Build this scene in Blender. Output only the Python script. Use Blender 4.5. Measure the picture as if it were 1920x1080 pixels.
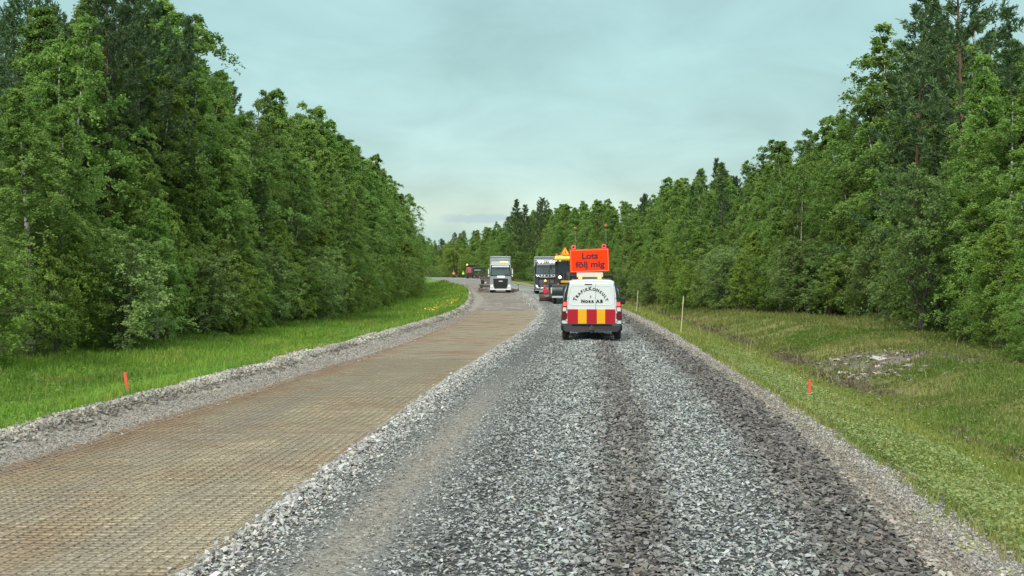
import bpy, bmesh, math, random
import numpy as np
from mathutils import Vector, Matrix, Euler
for o in list(bpy.data.objects): bpy.data.objects.remove(o)
S = bpy.context.scene
COL = S.collection
random.seed(7); RNG = np.random.default_rng(11)
R_ = math.radians

# ------------------------------------------------------------------ camera
CAMZ = 1.96
cam = bpy.data.objects.new('camera', bpy.data.cameras.new('camera')); COL.objects.link(cam)
cam.location = (0, 0, CAMZ); cam.rotation_euler = (R_(90 - 0.69), 0, 0)
cam.data.sensor_width = 36; cam.data.lens = 37.5; cam.data.clip_end = 9000; cam.data.clip_start = .05
S.camera = cam
# ------------------------------------------------------------------ world: bright overcast
W = bpy.data.worlds.new('World'); S.world = W; W.use_nodes = True
nt = W.node_tree; nt.nodes.clear()
def wn(t, **k):
    n = nt.nodes.new(t)
    for a, v in k.items(): setattr(n, a, v)
    return n
SUN_EL, SUN_AZ = R_(48), R_(-35)          # azimuth measured from +Y to the right
sky = wn('ShaderNodeTexSky', sky_type='NISHITA', sun_disc=False, sun_elevation=SUN_EL, sun_rotation=SUN_AZ, air_density=1.2, dust_density=2.0)
skym = wn('ShaderNodeVectorMath', operation='SCALE'); skym.inputs['Scale'].default_value = .07
nt.links.new(sky.outputs[0], skym.inputs[0])
tc = wn('ShaderNodeTexCoord'); sep = wn('ShaderNodeSeparateXYZ'); nt.links.new(tc.outputs['Generated'], sep.inputs[0])
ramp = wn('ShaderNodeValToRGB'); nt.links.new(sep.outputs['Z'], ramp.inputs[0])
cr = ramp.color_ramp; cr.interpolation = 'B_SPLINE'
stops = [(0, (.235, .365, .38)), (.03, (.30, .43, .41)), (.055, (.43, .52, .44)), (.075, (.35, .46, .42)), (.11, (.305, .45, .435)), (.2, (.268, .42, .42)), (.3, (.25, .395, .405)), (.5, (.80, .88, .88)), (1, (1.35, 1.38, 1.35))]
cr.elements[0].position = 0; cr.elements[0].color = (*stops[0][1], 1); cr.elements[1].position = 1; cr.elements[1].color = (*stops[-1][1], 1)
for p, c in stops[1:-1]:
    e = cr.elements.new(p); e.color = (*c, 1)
# cloud structure, laid on a flat layer overhead
zadd = wn('ShaderNodeMath', operation='ADD'); zadd.inputs[1].default_value = .28; nt.links.new(sep.outputs['Z'], zadd.inputs[0])
dx = wn('ShaderNodeMath', operation='DIVIDE'); dy = wn('ShaderNodeMath', operation='DIVIDE')
nt.links.new(sep.outputs['X'], dx.inputs[0]); nt.links.new(zadd.outputs[0], dx.inputs[1])
nt.links.new(sep.outputs['Y'], dy.inputs[0]); nt.links.new(zadd.outputs[0], dy.inputs[1])
comb = wn('ShaderNodeCombineXYZ'); nt.links.new(dx.outputs[0], comb.inputs[0]); nt.links.new(dy.outputs[0], comb.inputs[1])
n1 = wn('ShaderNodeTexNoise'); n1.inputs['Scale'].default_value = 2.8; n1.inputs['Detail'].default_value = 5; n1.inputs['Roughness'].default_value = .55; n1.inputs['Distortion'].default_value = .5
nt.links.new(comb.outputs[0], n1.inputs['Vector'])
mr = wn('ShaderNodeMapRange'); mr.inputs['From Min'].default_value = .3; mr.inputs['From Max'].default_value = .7
mr.inputs['To Min'].default_value = .91; mr.inputs['To Max'].default_value = 1.16; nt.links.new(n1.outputs['Fac'], mr.inputs['Value'])
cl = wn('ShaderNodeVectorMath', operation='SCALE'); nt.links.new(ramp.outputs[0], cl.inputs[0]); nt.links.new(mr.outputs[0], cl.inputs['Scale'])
# the small low grey cloud bank
def wmath(op, a, b):
    m = wn('ShaderNodeMath', operation=op)
    for i, v in enumerate((a, b)):
        if isinstance(v, (int, float)): m.inputs[i].default_value = v
        else: nt.links.new(v, m.inputs[i])
    return m.outputs[0]
az = wmath('DIVIDE', wmath('ADD', sep.outputs['X'], .030), .036)
n2 = wn('ShaderNodeTexNoise'); n2.inputs['Scale'].default_value = 60; n2.inputs['Detail'].default_value = 4; nt.links.new(tc.outputs['Generated'], n2.inputs['Vector'])
el = wmath('DIVIDE', wmath('ADD', sep.outputs['Z'], -.0535), .0045)
el = wmath('ADD', el, wmath('MULTIPLY', wmath('SUBTRACT', n2.outputs['Fac'], .5), 2.6))
rr = wmath('ADD', wmath('MULTIPLY', az, az), wmath('MULTIPLY', el, el))
bm_ = wn('ShaderNodeMapRange'); bm_.interpolation_type = 'SMOOTHSTEP'; bm_.inputs['From Min'].default_value = 1.5; bm_.inputs['From Max'].default_value = .3; bm_.inputs['To Max'].default_value = .8
nt.links.new(rr, bm_.inputs['Value'])
ymask = wmath('GREATER_THAN', sep.outputs['Y'], 0.5)
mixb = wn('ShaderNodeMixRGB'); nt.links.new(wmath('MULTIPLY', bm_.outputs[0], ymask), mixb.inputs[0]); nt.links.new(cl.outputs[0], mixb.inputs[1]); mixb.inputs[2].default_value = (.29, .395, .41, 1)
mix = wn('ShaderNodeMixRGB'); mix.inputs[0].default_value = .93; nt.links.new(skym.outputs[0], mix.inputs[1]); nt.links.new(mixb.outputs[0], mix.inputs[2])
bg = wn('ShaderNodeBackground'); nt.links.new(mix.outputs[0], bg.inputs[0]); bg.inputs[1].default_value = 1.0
out = wn('ShaderNodeOutputWorld'); nt.links.new(bg.outputs[0], out.inputs[0])
# ------------------------------------------------------------------ sun behind cloud
sl = bpy.data.lights.new('sun', 'SUN'); sl.energy = 1.5; sl.angle = R_(22); sl.color = (1, .95, .86)
so = bpy.data.objects.new('sun', sl); COL.objects.link(so)
sd = Vector((math.sin(SUN_AZ) * math.cos(SUN_EL), math.cos(SUN_AZ) * math.cos(SUN_EL), math.sin(SUN_EL)))
sd = Vector((-.28, -.72, .66)).normalized()
so.rotation_euler = sd.to_track_quat('Z', 'Y').to_euler(); so.location = (0, 0, 50)
sky.sun_elevation = math.asin(sd.z); sky.sun_rotation = math.atan2(sd.x, sd.y)
S.view_settings.view_transform = 'Standard'; S.view_settings.look = 'None'; S.view_settings.exposure = 0.75; S.view_settings.gamma = 1; S.view_settings.use_curve_mapping = False
S.render.engine = 'CYCLES'
S.cycles.max_bounces = 6; S.cycles.diffuse_bounces = 3; S.cycles.transmission_bounces = 4; S.cycles.transparent_max_bounces = 6

# ------------------------------------------------------------------ helpers
def tag(o, label=None, cat=None, group=None, kind=None):
    if label: o['label'] = label
    if cat: o['category'] = cat
    if group: o['group'] = group
    if kind: o['kind'] = kind
    return o
def empty(name, loc, rz=0, **k):
    o = bpy.data.objects.new(name, None); COL.objects.link(o); o.location = loc; o.rotation_euler = (0, 0, rz); o.empty_display_size = .3
    return tag(o, **k)
def srgb(r, g, b):
    f = lambda c: (c / 255 / 12.92) if c / 255 <= .04045 else ((c / 255 + .055) / 1.055) ** 2.4
    return (f(r), f(g), f(b))
MATS = {}
def mat(name, col, rough=.6, metal=0, var=.12, scale=6, bump=0, bscale=40, emit=0, spec=.5, coat=0, dirt=None, dirtz=None, attr=None, trans=0, alpha=1):
    if name in MATS: return MATS[name]
    m = bpy.data.materials.new(name); m.use_nodes = True; t = m.node_tree; N = t.nodes; L = t.links
    b = N['Principled BSDF']; b.inputs['Roughness'].default_value = rough; b.inputs['Metallic'].default_value = metal
    b.inputs['Specular IOR Level'].default_value = spec
    if coat: b.inputs['Coat Weight'].default_value = coat
    tcn = N.new('ShaderNodeTexCoord')
    if attr:
        a = N.new('ShaderNodeAttribute'); a.attribute_name = attr; src = a.outputs['Color']
    else:
        rgb = N.new('ShaderNodeRGB'); rgb.outputs[0].default_value = (*col, 1); src = rgb.outputs[0]
    if var:
        n = N.new('ShaderNodeTexNoise'); n.inputs['Scale'].default_value = scale; n.inputs['Detail'].default_value = 6; n.inputs['Roughness'].default_value = .65
        L.new(tcn.outputs['Object'], n.inputs['Vector'])
        r = N.new('ShaderNodeMapRange'); r.inputs['From Min'].default_value = .25; r.inputs['From Max'].default_value = .75; r.inputs['To Min'].default_value = 1 - var; r.inputs['To Max'].default_value = 1 + var * .6
        L.new(n.outputs['Fac'], r.inputs['Value'])
        s = N.new('ShaderNodeVectorMath'); s.operation = 'SCALE'; L.new(src, s.inputs[0]); L.new(r.outputs[0], s.inputs['Scale']); src = s.outputs[0]
    if dirt:      # road dust thrown up from below, fading with height above ground
        sp = N.new('ShaderNodeSeparateXYZ'); L.new(tcn.outputs['Object'], sp.inputs[0])
        n = N.new('ShaderNodeTexNoise'); n.inputs['Scale'].default_value = 3.5; n.inputs['Detail'].default_value = 8; L.new(tcn.outputs['Object'], n.inputs['Vector'])
        ad = N.new('ShaderNodeMath'); ad.operation = 'MULTIPLY_ADD'; L.new(n.outputs['Fac'], ad.inputs[0]); ad.inputs[1].default_value = -dirtz * 1.1; L.new(sp.outputs['Z'], ad.inputs[2])
        r = N.new('ShaderNodeMapRange'); r.inputs['From Min'].default_value = dirtz * .5; r.inputs['From Max'].default_value = -dirtz * .6; r.inputs['To Max'].default_value = dirt
        L.new(ad.outputs[0], r.inputs['Value'])
        mx = N.new('ShaderNodeMixRGB'); L.new(r.outputs[0], mx.inputs[0]); L.new(src, mx.inputs[1]); mx.inputs[2].default_value = (.26, .235, .20, 1); src = mx.outputs[0]
    L.new(src, b.inputs['Base Color'])
    if bump:
        n = N.new('ShaderNodeTexNoise'); n.inputs['Scale'].default_value = bscale; n.inputs['Detail'].default_value = 5; L.new(tcn.outputs['Object'], n.inputs['Vector'])
        bn = N.new('ShaderNodeBump'); bn.inputs['Strength'].default_value = bump; bn.inputs['Distance'].default_value = .02; L.new(n.outputs['Fac'], bn.inputs['Height']); L.new(bn.outputs[0], b.inputs['Normal'])
    if emit:
        L.new(src, b.inputs['Emission Color']); b.inputs['Emission Strength'].default_value = emit
    if trans:
        b.inputs['Transmission Weight'].default_value = trans
    MATS[name] = m
    return m
def leaf_mat(name, dark, light, trans=.42, hue=.013):
    m = bpy.data.materials.new(name); m.use_nodes = True; t = m.node_tree; N = t.nodes; L = t.links
    b = N['Principled BSDF']; b.inputs['Roughness'].default_value = .6; b.inputs['Specular IOR Level'].default_value = .16
    a = N.new('ShaderNodeAttribute'); a.attribute_name = 'tint'
    mx = N.new('ShaderNodeMixRGB'); L.new(a.outputs['Fac'], mx.inputs[0]); mx.inputs[1].default_value = (*dark, 1); mx.inputs[2].default_value = (*light, 1)
    oi = N.new('ShaderNodeObjectInfo')
    h = N.new('ShaderNodeHueSaturation'); L.new(mx.outputs[0], h.inputs['Color'])
    r1 = N.new('ShaderNodeMapRange'); L.new(oi.outputs['Random'], r1.inputs['Value']); r1.inputs['To Min'].default_value = .5 - hue; r1.inputs['To Max'].default_value = .5 + hue * .7; L.new(r1.outputs[0], h.inputs['Hue'])
    ml = N.new('ShaderNodeMath'); ml.operation = 'MULTIPLY'; ml.inputs[1].default_value = 7.31; L.new(oi.outputs['Random'], ml.inputs[0])
    fr = N.new('ShaderNodeMath'); fr.operation = 'FRACT'; L.new(ml.outputs[0], fr.inputs[0])
    r2 = N.new('ShaderNodeMapRange'); L.new(fr.outputs[0], r2.inputs['Value']); r2.inputs['To Min'].default_value = .80; r2.inputs['To Max'].default_value = 1.2; L.new(r2.outputs[0], h.inputs['Value'])
    L.new(h.outputs[0], b.inputs['Base Color'])
    tr = N.new('ShaderNodeBsdfTranslucent'); L.new(h.outputs[0], tr.inputs['Color'])
    ms = N.new('ShaderNodeMixShader'); ms.inputs[0].default_value = trans; L.new(b.outputs[0], ms.inputs[1]); L.new(tr.outputs[0], ms.inputs[2])
    L.new(ms.outputs[0], N['Material Output'].inputs[0])
    return m

class MB:
    """mesh collector; every face may carry a material slot"""
    def __init__(s): s.v = []; s.f = []; s.m = []; s.sm = []; s.T = Matrix.Identity(4)
    def add(s, vs, fs, mi=0, smooth=False):
        b = len(s.v); s.v += [tuple(s.T @ Vector(v)) for v in vs]
        for f in fs: s.f.append([b + i for i in f]); s.m.append(mi); s.sm.append(smooth)
        return s
    def box(s, c, d, bev=0, rot=None, mi=0, taper=None):
        bm = bmesh.new(); bmesh.ops.create_cube(bm, size=1)
        for v in bm.verts:
            if taper and v.co.z > 0: v.co.x *= taper[0]; v.co.y *= taper[1]
            v.co = Vector((v.co.x * d[0], v.co.y * d[1], v.co.z * d[2]))
        if bev: bmesh.ops.bevel(bm, geom=bm.edges[:], offset=bev, segments=2, affect='EDGES', profile=.6)
        M = Matrix.Translation(c) @ (Euler(rot).to_matrix().to_4x4() if rot else Matrix.Identity(4))
        bm.verts.index_update()
        s.add([M @ v.co for v in bm.verts], [[v.index for v in f.verts] for f in bm.faces], mi); bm.free(); return s
    def prism(s, poly, y0, y1, axis='y', bev=0, mi=0):
        """poly (a,b) extruded along axis; y: (x,z), x: (y,z), z: (x,y)"""
        def P(a, b, t): return (a, t, b) if axis == 'y' else ((t, a, b) if axis == 'x' else (a, b, t))
        bm = bmesh.new(); lo = [bm.verts.new(P(a, b, y0)) for a, b in poly]; hi = [bm.verts.new(P(a, b, y1)) for a, b in poly]
        n = len(poly)
        bm.faces.new(lo); bm.faces.new(hi[::-1])
        for i in range(n): bm.faces.new((lo[i], hi[i], hi[(i + 1) % n], lo[(i + 1) % n]))
        bmesh.ops.recalc_face_normals(bm, faces=bm.faces[:])
        if bev: bmesh.ops.bevel(bm, geom=bm.edges[:], offset=bev, segments=2, affect='EDGES', profile=.6)
        bm.verts.index_update()
        s.add([v.co.copy() for v in bm.verts], [[v.index for v in f.verts] for f in bm.faces], mi); bm.free(); return s
    def tube(s, pts, r, n=8, mi=0, r1=None, cap=True):
        pts = [Vector(p) for p in pts]; k = len(pts); vs = []; up0 = None
        for i, p in enumerate(pts):
            d = (pts[min(i + 1, k - 1)] - pts[max(i - 1, 0)]).normalized()
            up = up0 if up0 is not None else (Vector((0, 0, 1)) if abs(d.z) < .9 else Vector((1, 0, 0)))
            a = d.cross(up).normalized(); b = a.cross(d).normalized(); up0 = b
            rr = r if r1 is None else r + (r1 - r) * i / (k - 1)
            if isinstance(r, (list, tuple)): rr = r[i]
            for j in range(n):
                t = 2 * math.pi * j / n; vs.append(p + a * math.cos(t) * rr + b * math.sin(t) * rr)
        fs = [[i * n + j, i * n + (j + 1) % n, (i + 1) * n + (j + 1) % n, (i + 1) * n + j] for i in range(k - 1) for j in range(n)]
        s.add(vs, fs, mi, True)
        if cap: s.add(vs[:n] , [list(range(n))[::-1]], mi); s.add(vs[-n:], [list(range(n))], mi)
        return s
    def cyl(s, c, r, h, axis='z', n=20, mi=0, bev=0):
        c = Vector(c); d = {'x': Vector((1, 0, 0)), 'y': Vector((0, 1, 0)), 'z': Vector((0, 0, 1))}[axis]
        if bev: return s.tube([c - d * h / 2, c - d * (h / 2 - bev), c + d * (h / 2 - bev), c + d * h / 2], [r - bev, r, r, r - bev], n, mi)
        return s.tube([c - d * h / 2, c + d * h / 2], r, n, mi)
    def sphere(s, c, r, n=12, mi=0, sc=(1, 1, 1)):
        vs = []; m = n // 2
        for i in range(1, m):
            for j in range(n):
                a = math.pi * i / m; t = 2 * math.pi * j / n
                vs.append((c[0] + r * sc[0] * math.sin(a) * math.cos(t), c[1] + r * sc[1] * math.sin(a) * math.sin(t), c[2] + r * sc[2] * math.cos(a)))
        top = len(vs); vs.append((c[0], c[1], c[2] + r * sc[2])); vs.append((c[0], c[1], c[2] - r * sc[2]))
        fs = [[i * n + j, (i + 1) * n + j, (i + 1) * n + (j + 1) % n, i * n + (j + 1) % n] for i in range(m - 2) for j in range(n)]
        fs += [[top, j, (j + 1) % n] for j in range(n)] + [[top + 1, (m - 2) * n + (j + 1) % n, (m - 2) * n + j] for j in range(n)]
        return s.add(vs, fs, mi, True)
    def loft(s, rings, mi=0, smooth=True, cap=True, closed=True):
        n = len(rings[0]); vs = [p for r in rings for p in r]; nn = n if closed else n - 1
        fs = [[i * n + j, i * n + (j + 1) % n, (i + 1) * n + (j + 1) % n, (i + 1) * n + j] for i in range(len(rings) - 1) for j in range(nn)]
        s.add(vs, fs, mi, smooth)
        if cap and closed: s.add(rings[0], [list(range(n))[::-1]], mi); s.add(rings[-1], [list(range(n))], mi)
        return s
    def text(s, string, size, M, offset=0, mi=0, ext=.003, align='CENTER', sx=1):
        cu = bpy.data.curves.new('t', 'FONT'); cu.body = string; cu.size = size; cu.offset = offset; cu.extrude = ext; cu.align_x = align; cu.resolution_u = 3
        o = bpy.data.objects.new('t', cu); COL.objects.link(o); bpy.context.view_layer.update()
        me = bpy.data.meshes.new_from_object(o.evaluated_get(bpy.context.evaluated_depsgraph_get()))
        s.add([M @ Vector((v.co.x * sx, v.co.y, v.co.z)) for v in me.vertices], [list(p.vertices) for p in me.polygons], mi)
        bpy.data.objects.remove(o); bpy.data.meshes.remove(me); bpy.data.curves.remove(cu); return s
    def build(s, name, mats, parent=None, label=None):
        me = bpy.data.meshes.new(name); me.from_pydata(s.v, [], s.f)
        if not isinstance(mats, (list, tuple)): mats = [mats]
        for m in mats: me.materials.append(m)
        me.polygons.foreach_set('material_index', s.m); me.polygons.foreach_set('use_smooth', s.sm); me.update()
        o = bpy.data.objects.new(name, me); COL.objects.link(o)
        if parent: o.parent = parent
        if label: o['label'] = label
        return o
def npmesh(name, V, F, mats, attrs=None, mi=None, smooth=False):
    """V (n,3) array, F (m,k) array of one face size"""
    me = bpy.data.meshes.new(name); n, k = F.shape
    me.vertices.add(len(V)); me.vertices.foreach_set('co', np.ascontiguousarray(V, dtype=np.float32).ravel())
    me.loops.add(n * k); me.loops.foreach_set('vertex_index', np.ascontiguousarray(F, dtype=np.int32).ravel())
    me.polygons.add(n); me.polygons.foreach_set('loop_start', np.arange(0, n * k, k, dtype=np.int32))
    try: me.polygons.foreach_set('loop_total', np.full(n, k, dtype=np.int32))
    except Exception: pass
    for m in (mats if isinstance(mats, (list, tuple)) else [mats]): me.materials.append(m)
    if mi is not None: me.polygons.foreach_set('material_index', mi.astype(np.int32))
    me.polygons.foreach_set('use_smooth', np.full(n, smooth))
    for an, (typ, arr) in (attrs or {}).items():
        if typ == 'C':
            a = me.attributes.new(an, 'FLOAT_COLOR', 'POINT'); c = np.ones((len(V), 4), np.float32); c[:, :3] = arr; a.data.foreach_set('color', c.ravel())
        else:
            a = me.attributes.new(an, 'FLOAT', 'POINT'); a.data.foreach_set('value', arr.astype(np.float32))
    me.update(calc_edges=True); me.validate()
    return me
def link(name, me, parent=None):
    o = bpy.data.objects.new(name, me); COL.objects.link(o)
    if parent: o.parent = parent
    return o

# ------------------------------------------------------------------ plan of the place (metres; y = forward)
def curve(pts, sm=5):
    yy = np.arange(-60, 700, 1.0); xs = np.interp(yy, [p[0] for p in pts], [p[1] for p in pts])
    # linear extrapolation at both ends
    (y0, x0), (y1, x1) = pts[0], pts[1]; m = yy < y0; xs[m] = x0 + (yy[m] - y0) * (x1 - x0) / (y1 - y0)
    (y0, x0), (y1, x1) = pts[-1], pts[-2]; m = yy > y0; xs[m] = x0 + (yy[m] - y0) * (x1 - x0) / (y1 - y0)
    k = np.exp(-.5 * (np.arange(-3 * sm, 3 * sm + 1) / sm) ** 2); k /= k.sum()
    xp = np.concatenate([xs[0] + (xs[1] - xs[0]) * np.arange(-3 * sm, 0), xs, xs[-1] + (xs[-1] - xs[-2]) * np.arange(1, 3 * sm + 1)])
    xs = np.convolve(xp, k, 'valid')
    return lambda y: np.interp(y, yy, xs)
fL = curve([(5, -6.75), (13.6, -6.3), (17, -5.98), (26.5, -5.02), (33, -4.6), (43, -3.75), (56, -3.1), (70, -3.25), (85, -3.66), (106, -4.5), (135, -5.8), (157, -7.5), (192, -12), (240, -18), (290, -26), (350, -38), (420, -56)], 3)
fR = curve([(0, 3.0), (7.5, 3.6), (11.5, 4.06), (18.3, 4.56), (26.8, 5.1), (36.6, 5.77), (44, 6.1), (57, 6.6), (80, 7.2), (110, 7.5), (135, 6.8), (164, 4.4), (192, 1), (240, -4.5), (290, -12), (350, -25), (420, -44)], 3)
fM = curve([(5, -6.1), (11, -5.4), (20.7, -4.35), (31.6, -3.15), (45, -2.4), (61, -2.1), (90, -2.3), (135, -4.6), (192, -10.5), (290, -24), (420, -54)], 3)
fB = curve([(5, -2.35), (7, -2.19), (10.8, -1.92), (16, -1.55), (20.7, -1.22), (31.6, -.2), (40, .5), (50, 1.15), (61, 1.45), (82, 1.3), (110, 1.0), (145, .2), (192, -4.5), (240, -10), (290, -18), (420, -50)], 2)
fG = curve([(3, 2.3), (7, 2.8), (10.5, 3.25), (13.4, 3.6), (21, 4.2), (30, 4.6), (45, 5.3), (61, 5.9), (80, 6.4), (110, 6.8), (135, 6.2), (192, .3), (290, -12.6), (420, -45)], 3)
tL = curve([(0, -14.5), (20, -14), (30, -13.2), (38, -11.4), (55, -10.3), (80, -9.9), (109, -10.9), (140, -12.9), (192, -20), (240, -28), (420, -70)], 4)
tR = curve([(0, 14), (26, 13.5), (40, 16), (50, 18.5), (58, 18), (66, 14.5), (80, 13), (104, 12.8), (140, 12), (192, 6.8), (240, 2), (290, -6), (350, -17), (420, -35)], 2)
PEND = 61.0      # where the steel mesh ends
def sstep(a, b, x): t = np.clip((x - a) / (b - a), 0, 1); return t * t * (3 - 2 * t)
def vnoise(x, y, sc, seed=0):
    x = np.asarray(x) / sc + 1000; y = np.asarray(y) / sc + 1000
    xi = np.floor(x).astype(np.int64); yi = np.floor(y).astype(np.int64); xf = x - xi; yf = y - yi
    def h(a, b):
        n = (a * 374761393 + b * 668265263 + seed * 974711) & 0x7fffffff; n = ((n ^ (n >> 13)) * 1274126177) & 0x7fffffff
        return ((n ^ (n >> 16)) & 0xffff) / 65535.0
    u = xf * xf * (3 - 2 * xf); v = yf * yf * (3 - 2 * yf)
    return (h(xi, yi) * (1 - u) + h(xi + 1, yi) * u) * (1 - v) + (h(xi, yi + 1) * (1 - u) + h(xi + 1, yi + 1) * u) * v
def fbm(x, y, sc, seed=0, o=4):
    s = 0; a = .5; t = 0
    for i in range(o): s = s + a * vnoise(x, y, sc / 2 ** i, seed + i * 17); t += a; a *= .55
    return s / t
def zr(y): return 1.25 * sstep(125, 265, y)
def zroad(x, y):
    L, M, B, G, R = fL(y), fM(y), fB(y), fG(y), fR(y)
    bw = np.clip(M - L, .5, 1.5); t = (x - L) / .62
    z = -.06 + 0 * x
    berm = np.where((t > -.4) & (t < 1), np.sin(np.pi * np.clip((t + .4) / 1.4, 0, 1)), 0) * (.13 + .16 * (fbm(x, y, 1.5, 5) - .5))
    z = z + berm - .05 * sstep(M - .1, M + .1, x)
    up = sstep(B - .18, B + .12, x); z = z + up * .09 + .035 * np.exp(-((x - B - .15) / .18) ** 2)
    lane = sstep(B + .4, B + .9, x) * (1 - sstep(G - .1, G + .3, x))
    c = (x - (B + G) / 2)
    z = z + lane * (.03 * np.exp(-(c / .35) ** 2) - .025 * np.exp(-((np.abs(c) - .95) / .35) ** 2))
    z = z + .06 * np.exp(-((x - G + .35) / .3) ** 2) * sstep(3, 8, y) - .08 * sstep(G, G + .3, x)
    rough = .012 * (fbm(x, y, .35, 9) - .5) * 2
    return z + rough + zr(y)
def zterr(x, y):
    L, R = fL(y), fR(y)
    dl = L - x; dr = x - R; far = 1 - .7 * sstep(110, 150, y)
    zl = -.04 - .62 * sstep(-.1, 3.2, dl) + .25 * sstep(4, 9, dl) + (.35 * (fbm(x, y, 3.5, 2) - .5) + .12 * (fbm(x, y, .7, 3) - .5)) * sstep(.1, 1.5, dl)
    zz = -.10 - far * .85 * sstep(-.2, 3.7, dr) + far * .62 * sstep(3.9, 7.2, dr) + .5 * far * sstep(9, 16, dr) + (.40 * (fbm(x, y, 2.6, 4) - .5) + .16 * (fbm(x, y, .6, 6) - .5)) * sstep(.6, 3, dr)
    z = np.where(dl > -.1, zl, np.where(dr > -.2, zz, -.35))
    return z + zr(y)
def zsurf(x, y):
    return np.where((x > fL(y)) & (x < fR(y)), zroad(x, y), zterr(x, y))
def gauss(x, m, s): return np.exp(-((x - m) / s) ** 2)
def mixc(a, b, t): return a * (1 - t[..., None]) + b * t[..., None]
A = np.array
ROCKP = (10.9, 31.0)
def tcol(x, y):
    """real ground-cover colour"""
    n1, n2, n3 = fbm(x, y, 4, 21), fbm(x, y, 1.2, 22), fbm(x, y, .4, 23)
    left = mixc(A([.125, .255, .034]), A([.20, .325, .048]), np.clip((n2 - .3) * 2.2, 0, 1))
    left = mixc(left, A([.08, .165, .026]), np.clip((n1 - .48) * 4, 0, 1) * .8)
    left = mixc(left, A([.27, .28, .08]), np.clip((fbm(x, y, 1.7, 24) - .6) * 6, 0, 1) * .6)
    dr = x - fR(y)
    near = mixc(A([.17, .225, .05]), A([.25, .27, .075]), np.clip((n2 - .35) * 2.5, 0, 1))
    bank = mixc(A([.14, .175, .045]), A([.185, .185, .062]), np.clip((n2 - .38) * 3, 0, 1))
    bank = mixc(bank, A([.08, .165, .022]), np.clip((n1 - .55) * 5, 0, 1) * .8)
    right = mixc(near, bank, sstep(2.4, 4.6, dr + (n2 - .5) * 2))
    brown = gauss(dr, 3.75 + (n1 - .5) * 1.2, .55) * sstep(.36, .52, fbm(x, y, 2.2, 31)) * sstep(9, 14, y)
    right = mixc(right, A([.085, .062, .042]), np.clip(brown * 1.6, 0, 1))
    rp = ((x - ROCKP[0] + (y - ROCKP[1]) * .12) / 1.9) ** 2 + ((y - ROCKP[1]) / 4.6) ** 2
    right = mixc(right, mixc(A([.20, .185, .155]), A([.10, .075, .055]), np.clip((n3 - .4) * 5, 0, 1)), np.clip((.75 - rp + (n2 - .5) * 3.2) * 2, 0, 1))
    rp = ((x - 12.6) / 2.6) ** 2 + ((y - 22) / 1.3) ** 2
    right = mixc(right, A([.13, .11, .07]), np.clip((.9 - rp + (n2 - .5) * 2) * 1.5, 0, 1) * .8)
    c = np.where((x > (fL(y) + fR(y)) / 2)[..., None], right, left)
    # forest floor under the trees
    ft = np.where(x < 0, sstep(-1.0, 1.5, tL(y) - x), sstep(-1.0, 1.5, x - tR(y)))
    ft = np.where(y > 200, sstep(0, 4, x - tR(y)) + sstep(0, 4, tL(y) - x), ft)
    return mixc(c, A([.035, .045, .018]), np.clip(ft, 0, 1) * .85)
def rcol(x, y):
    L, M, B, G, R = fL(y), fM(y), fB(y), fG(y), fR(y)
    n1, n2, n3 = fbm(x, y, 2.5, 41), fbm(x, y / 3, .5, 42), fbm(x, y, .3, 43)
    c = np.broadcast_to(A([.26, .25, .215]), x.shape + (3,)) * (.8 + .4 * n3)[..., None]        # berm + verge: pale gravel
    vg = sstep(L + .6, L + .75, x); c = mixc(c, A([.265, .25, .215]) + 0 * c, vg)
    base = mixc(A([.45, .395, .26]), A([.37, .33, .225]), np.clip((n2 - .3) * 2, 0, 1))
    base = mixc(base, A([.25, .24, .215]), np.clip((n1 - .5) * 4, 0, 1) * .75)
    u = (x - M) / np.maximum(B - M, .5)
    base = mixc(base, A([.29, .185, .085]), np.clip(gauss(u, .04, .10) * (n2 * 1.3) + np.clip((fbm(x, y / 2, .9, 47) - .6) * 5, 0, 1) * .5, 0, 1))
    tr = fbm(x, y / 9, .45, 49); base = mixc(base, A([.23, .22, .20]), np.clip((gauss(u, .36, .09) + gauss(u, .74, .08) * .6) * (tr * 1.9 - .35), 0, .8)); base = mixc(base, A([.24, .19, .12]), np.clip((fbm(x, y / 2, 1.7, 48) - .56) * 5, 0, .55))
    far = sstep(PEND - .5, PEND + .5, y); base = mixc(base, mixc(A([.185, .165, .135]), A([.26, .245, .215]), np.clip((n2 - .45) * 4, 0, 1)), far)
    c = mixc(c, base, sstep(M - .1 + (n3 - .5) * .3, M + .1 + (n3 - .5) * .3, x))
    lane = lanecol(x, y) * np.clip(.20 + .7 * sstep(30, 120, y) + .7 * gauss((x - B) / (G - B), .19, .08) * (1 - .8 * sstep(12, 26, y)) + .7 * sstep(G - .1, G + .2, x), 0, 1.05)[..., None]  # shade in the gaps between stones is painted into the lane sheet colour
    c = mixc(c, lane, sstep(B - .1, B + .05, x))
    fr = sstep(175, 215, y); c = mixc(c, A([.20, .21, .20]) + 0 * c, fr * .8)
    return c
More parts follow.
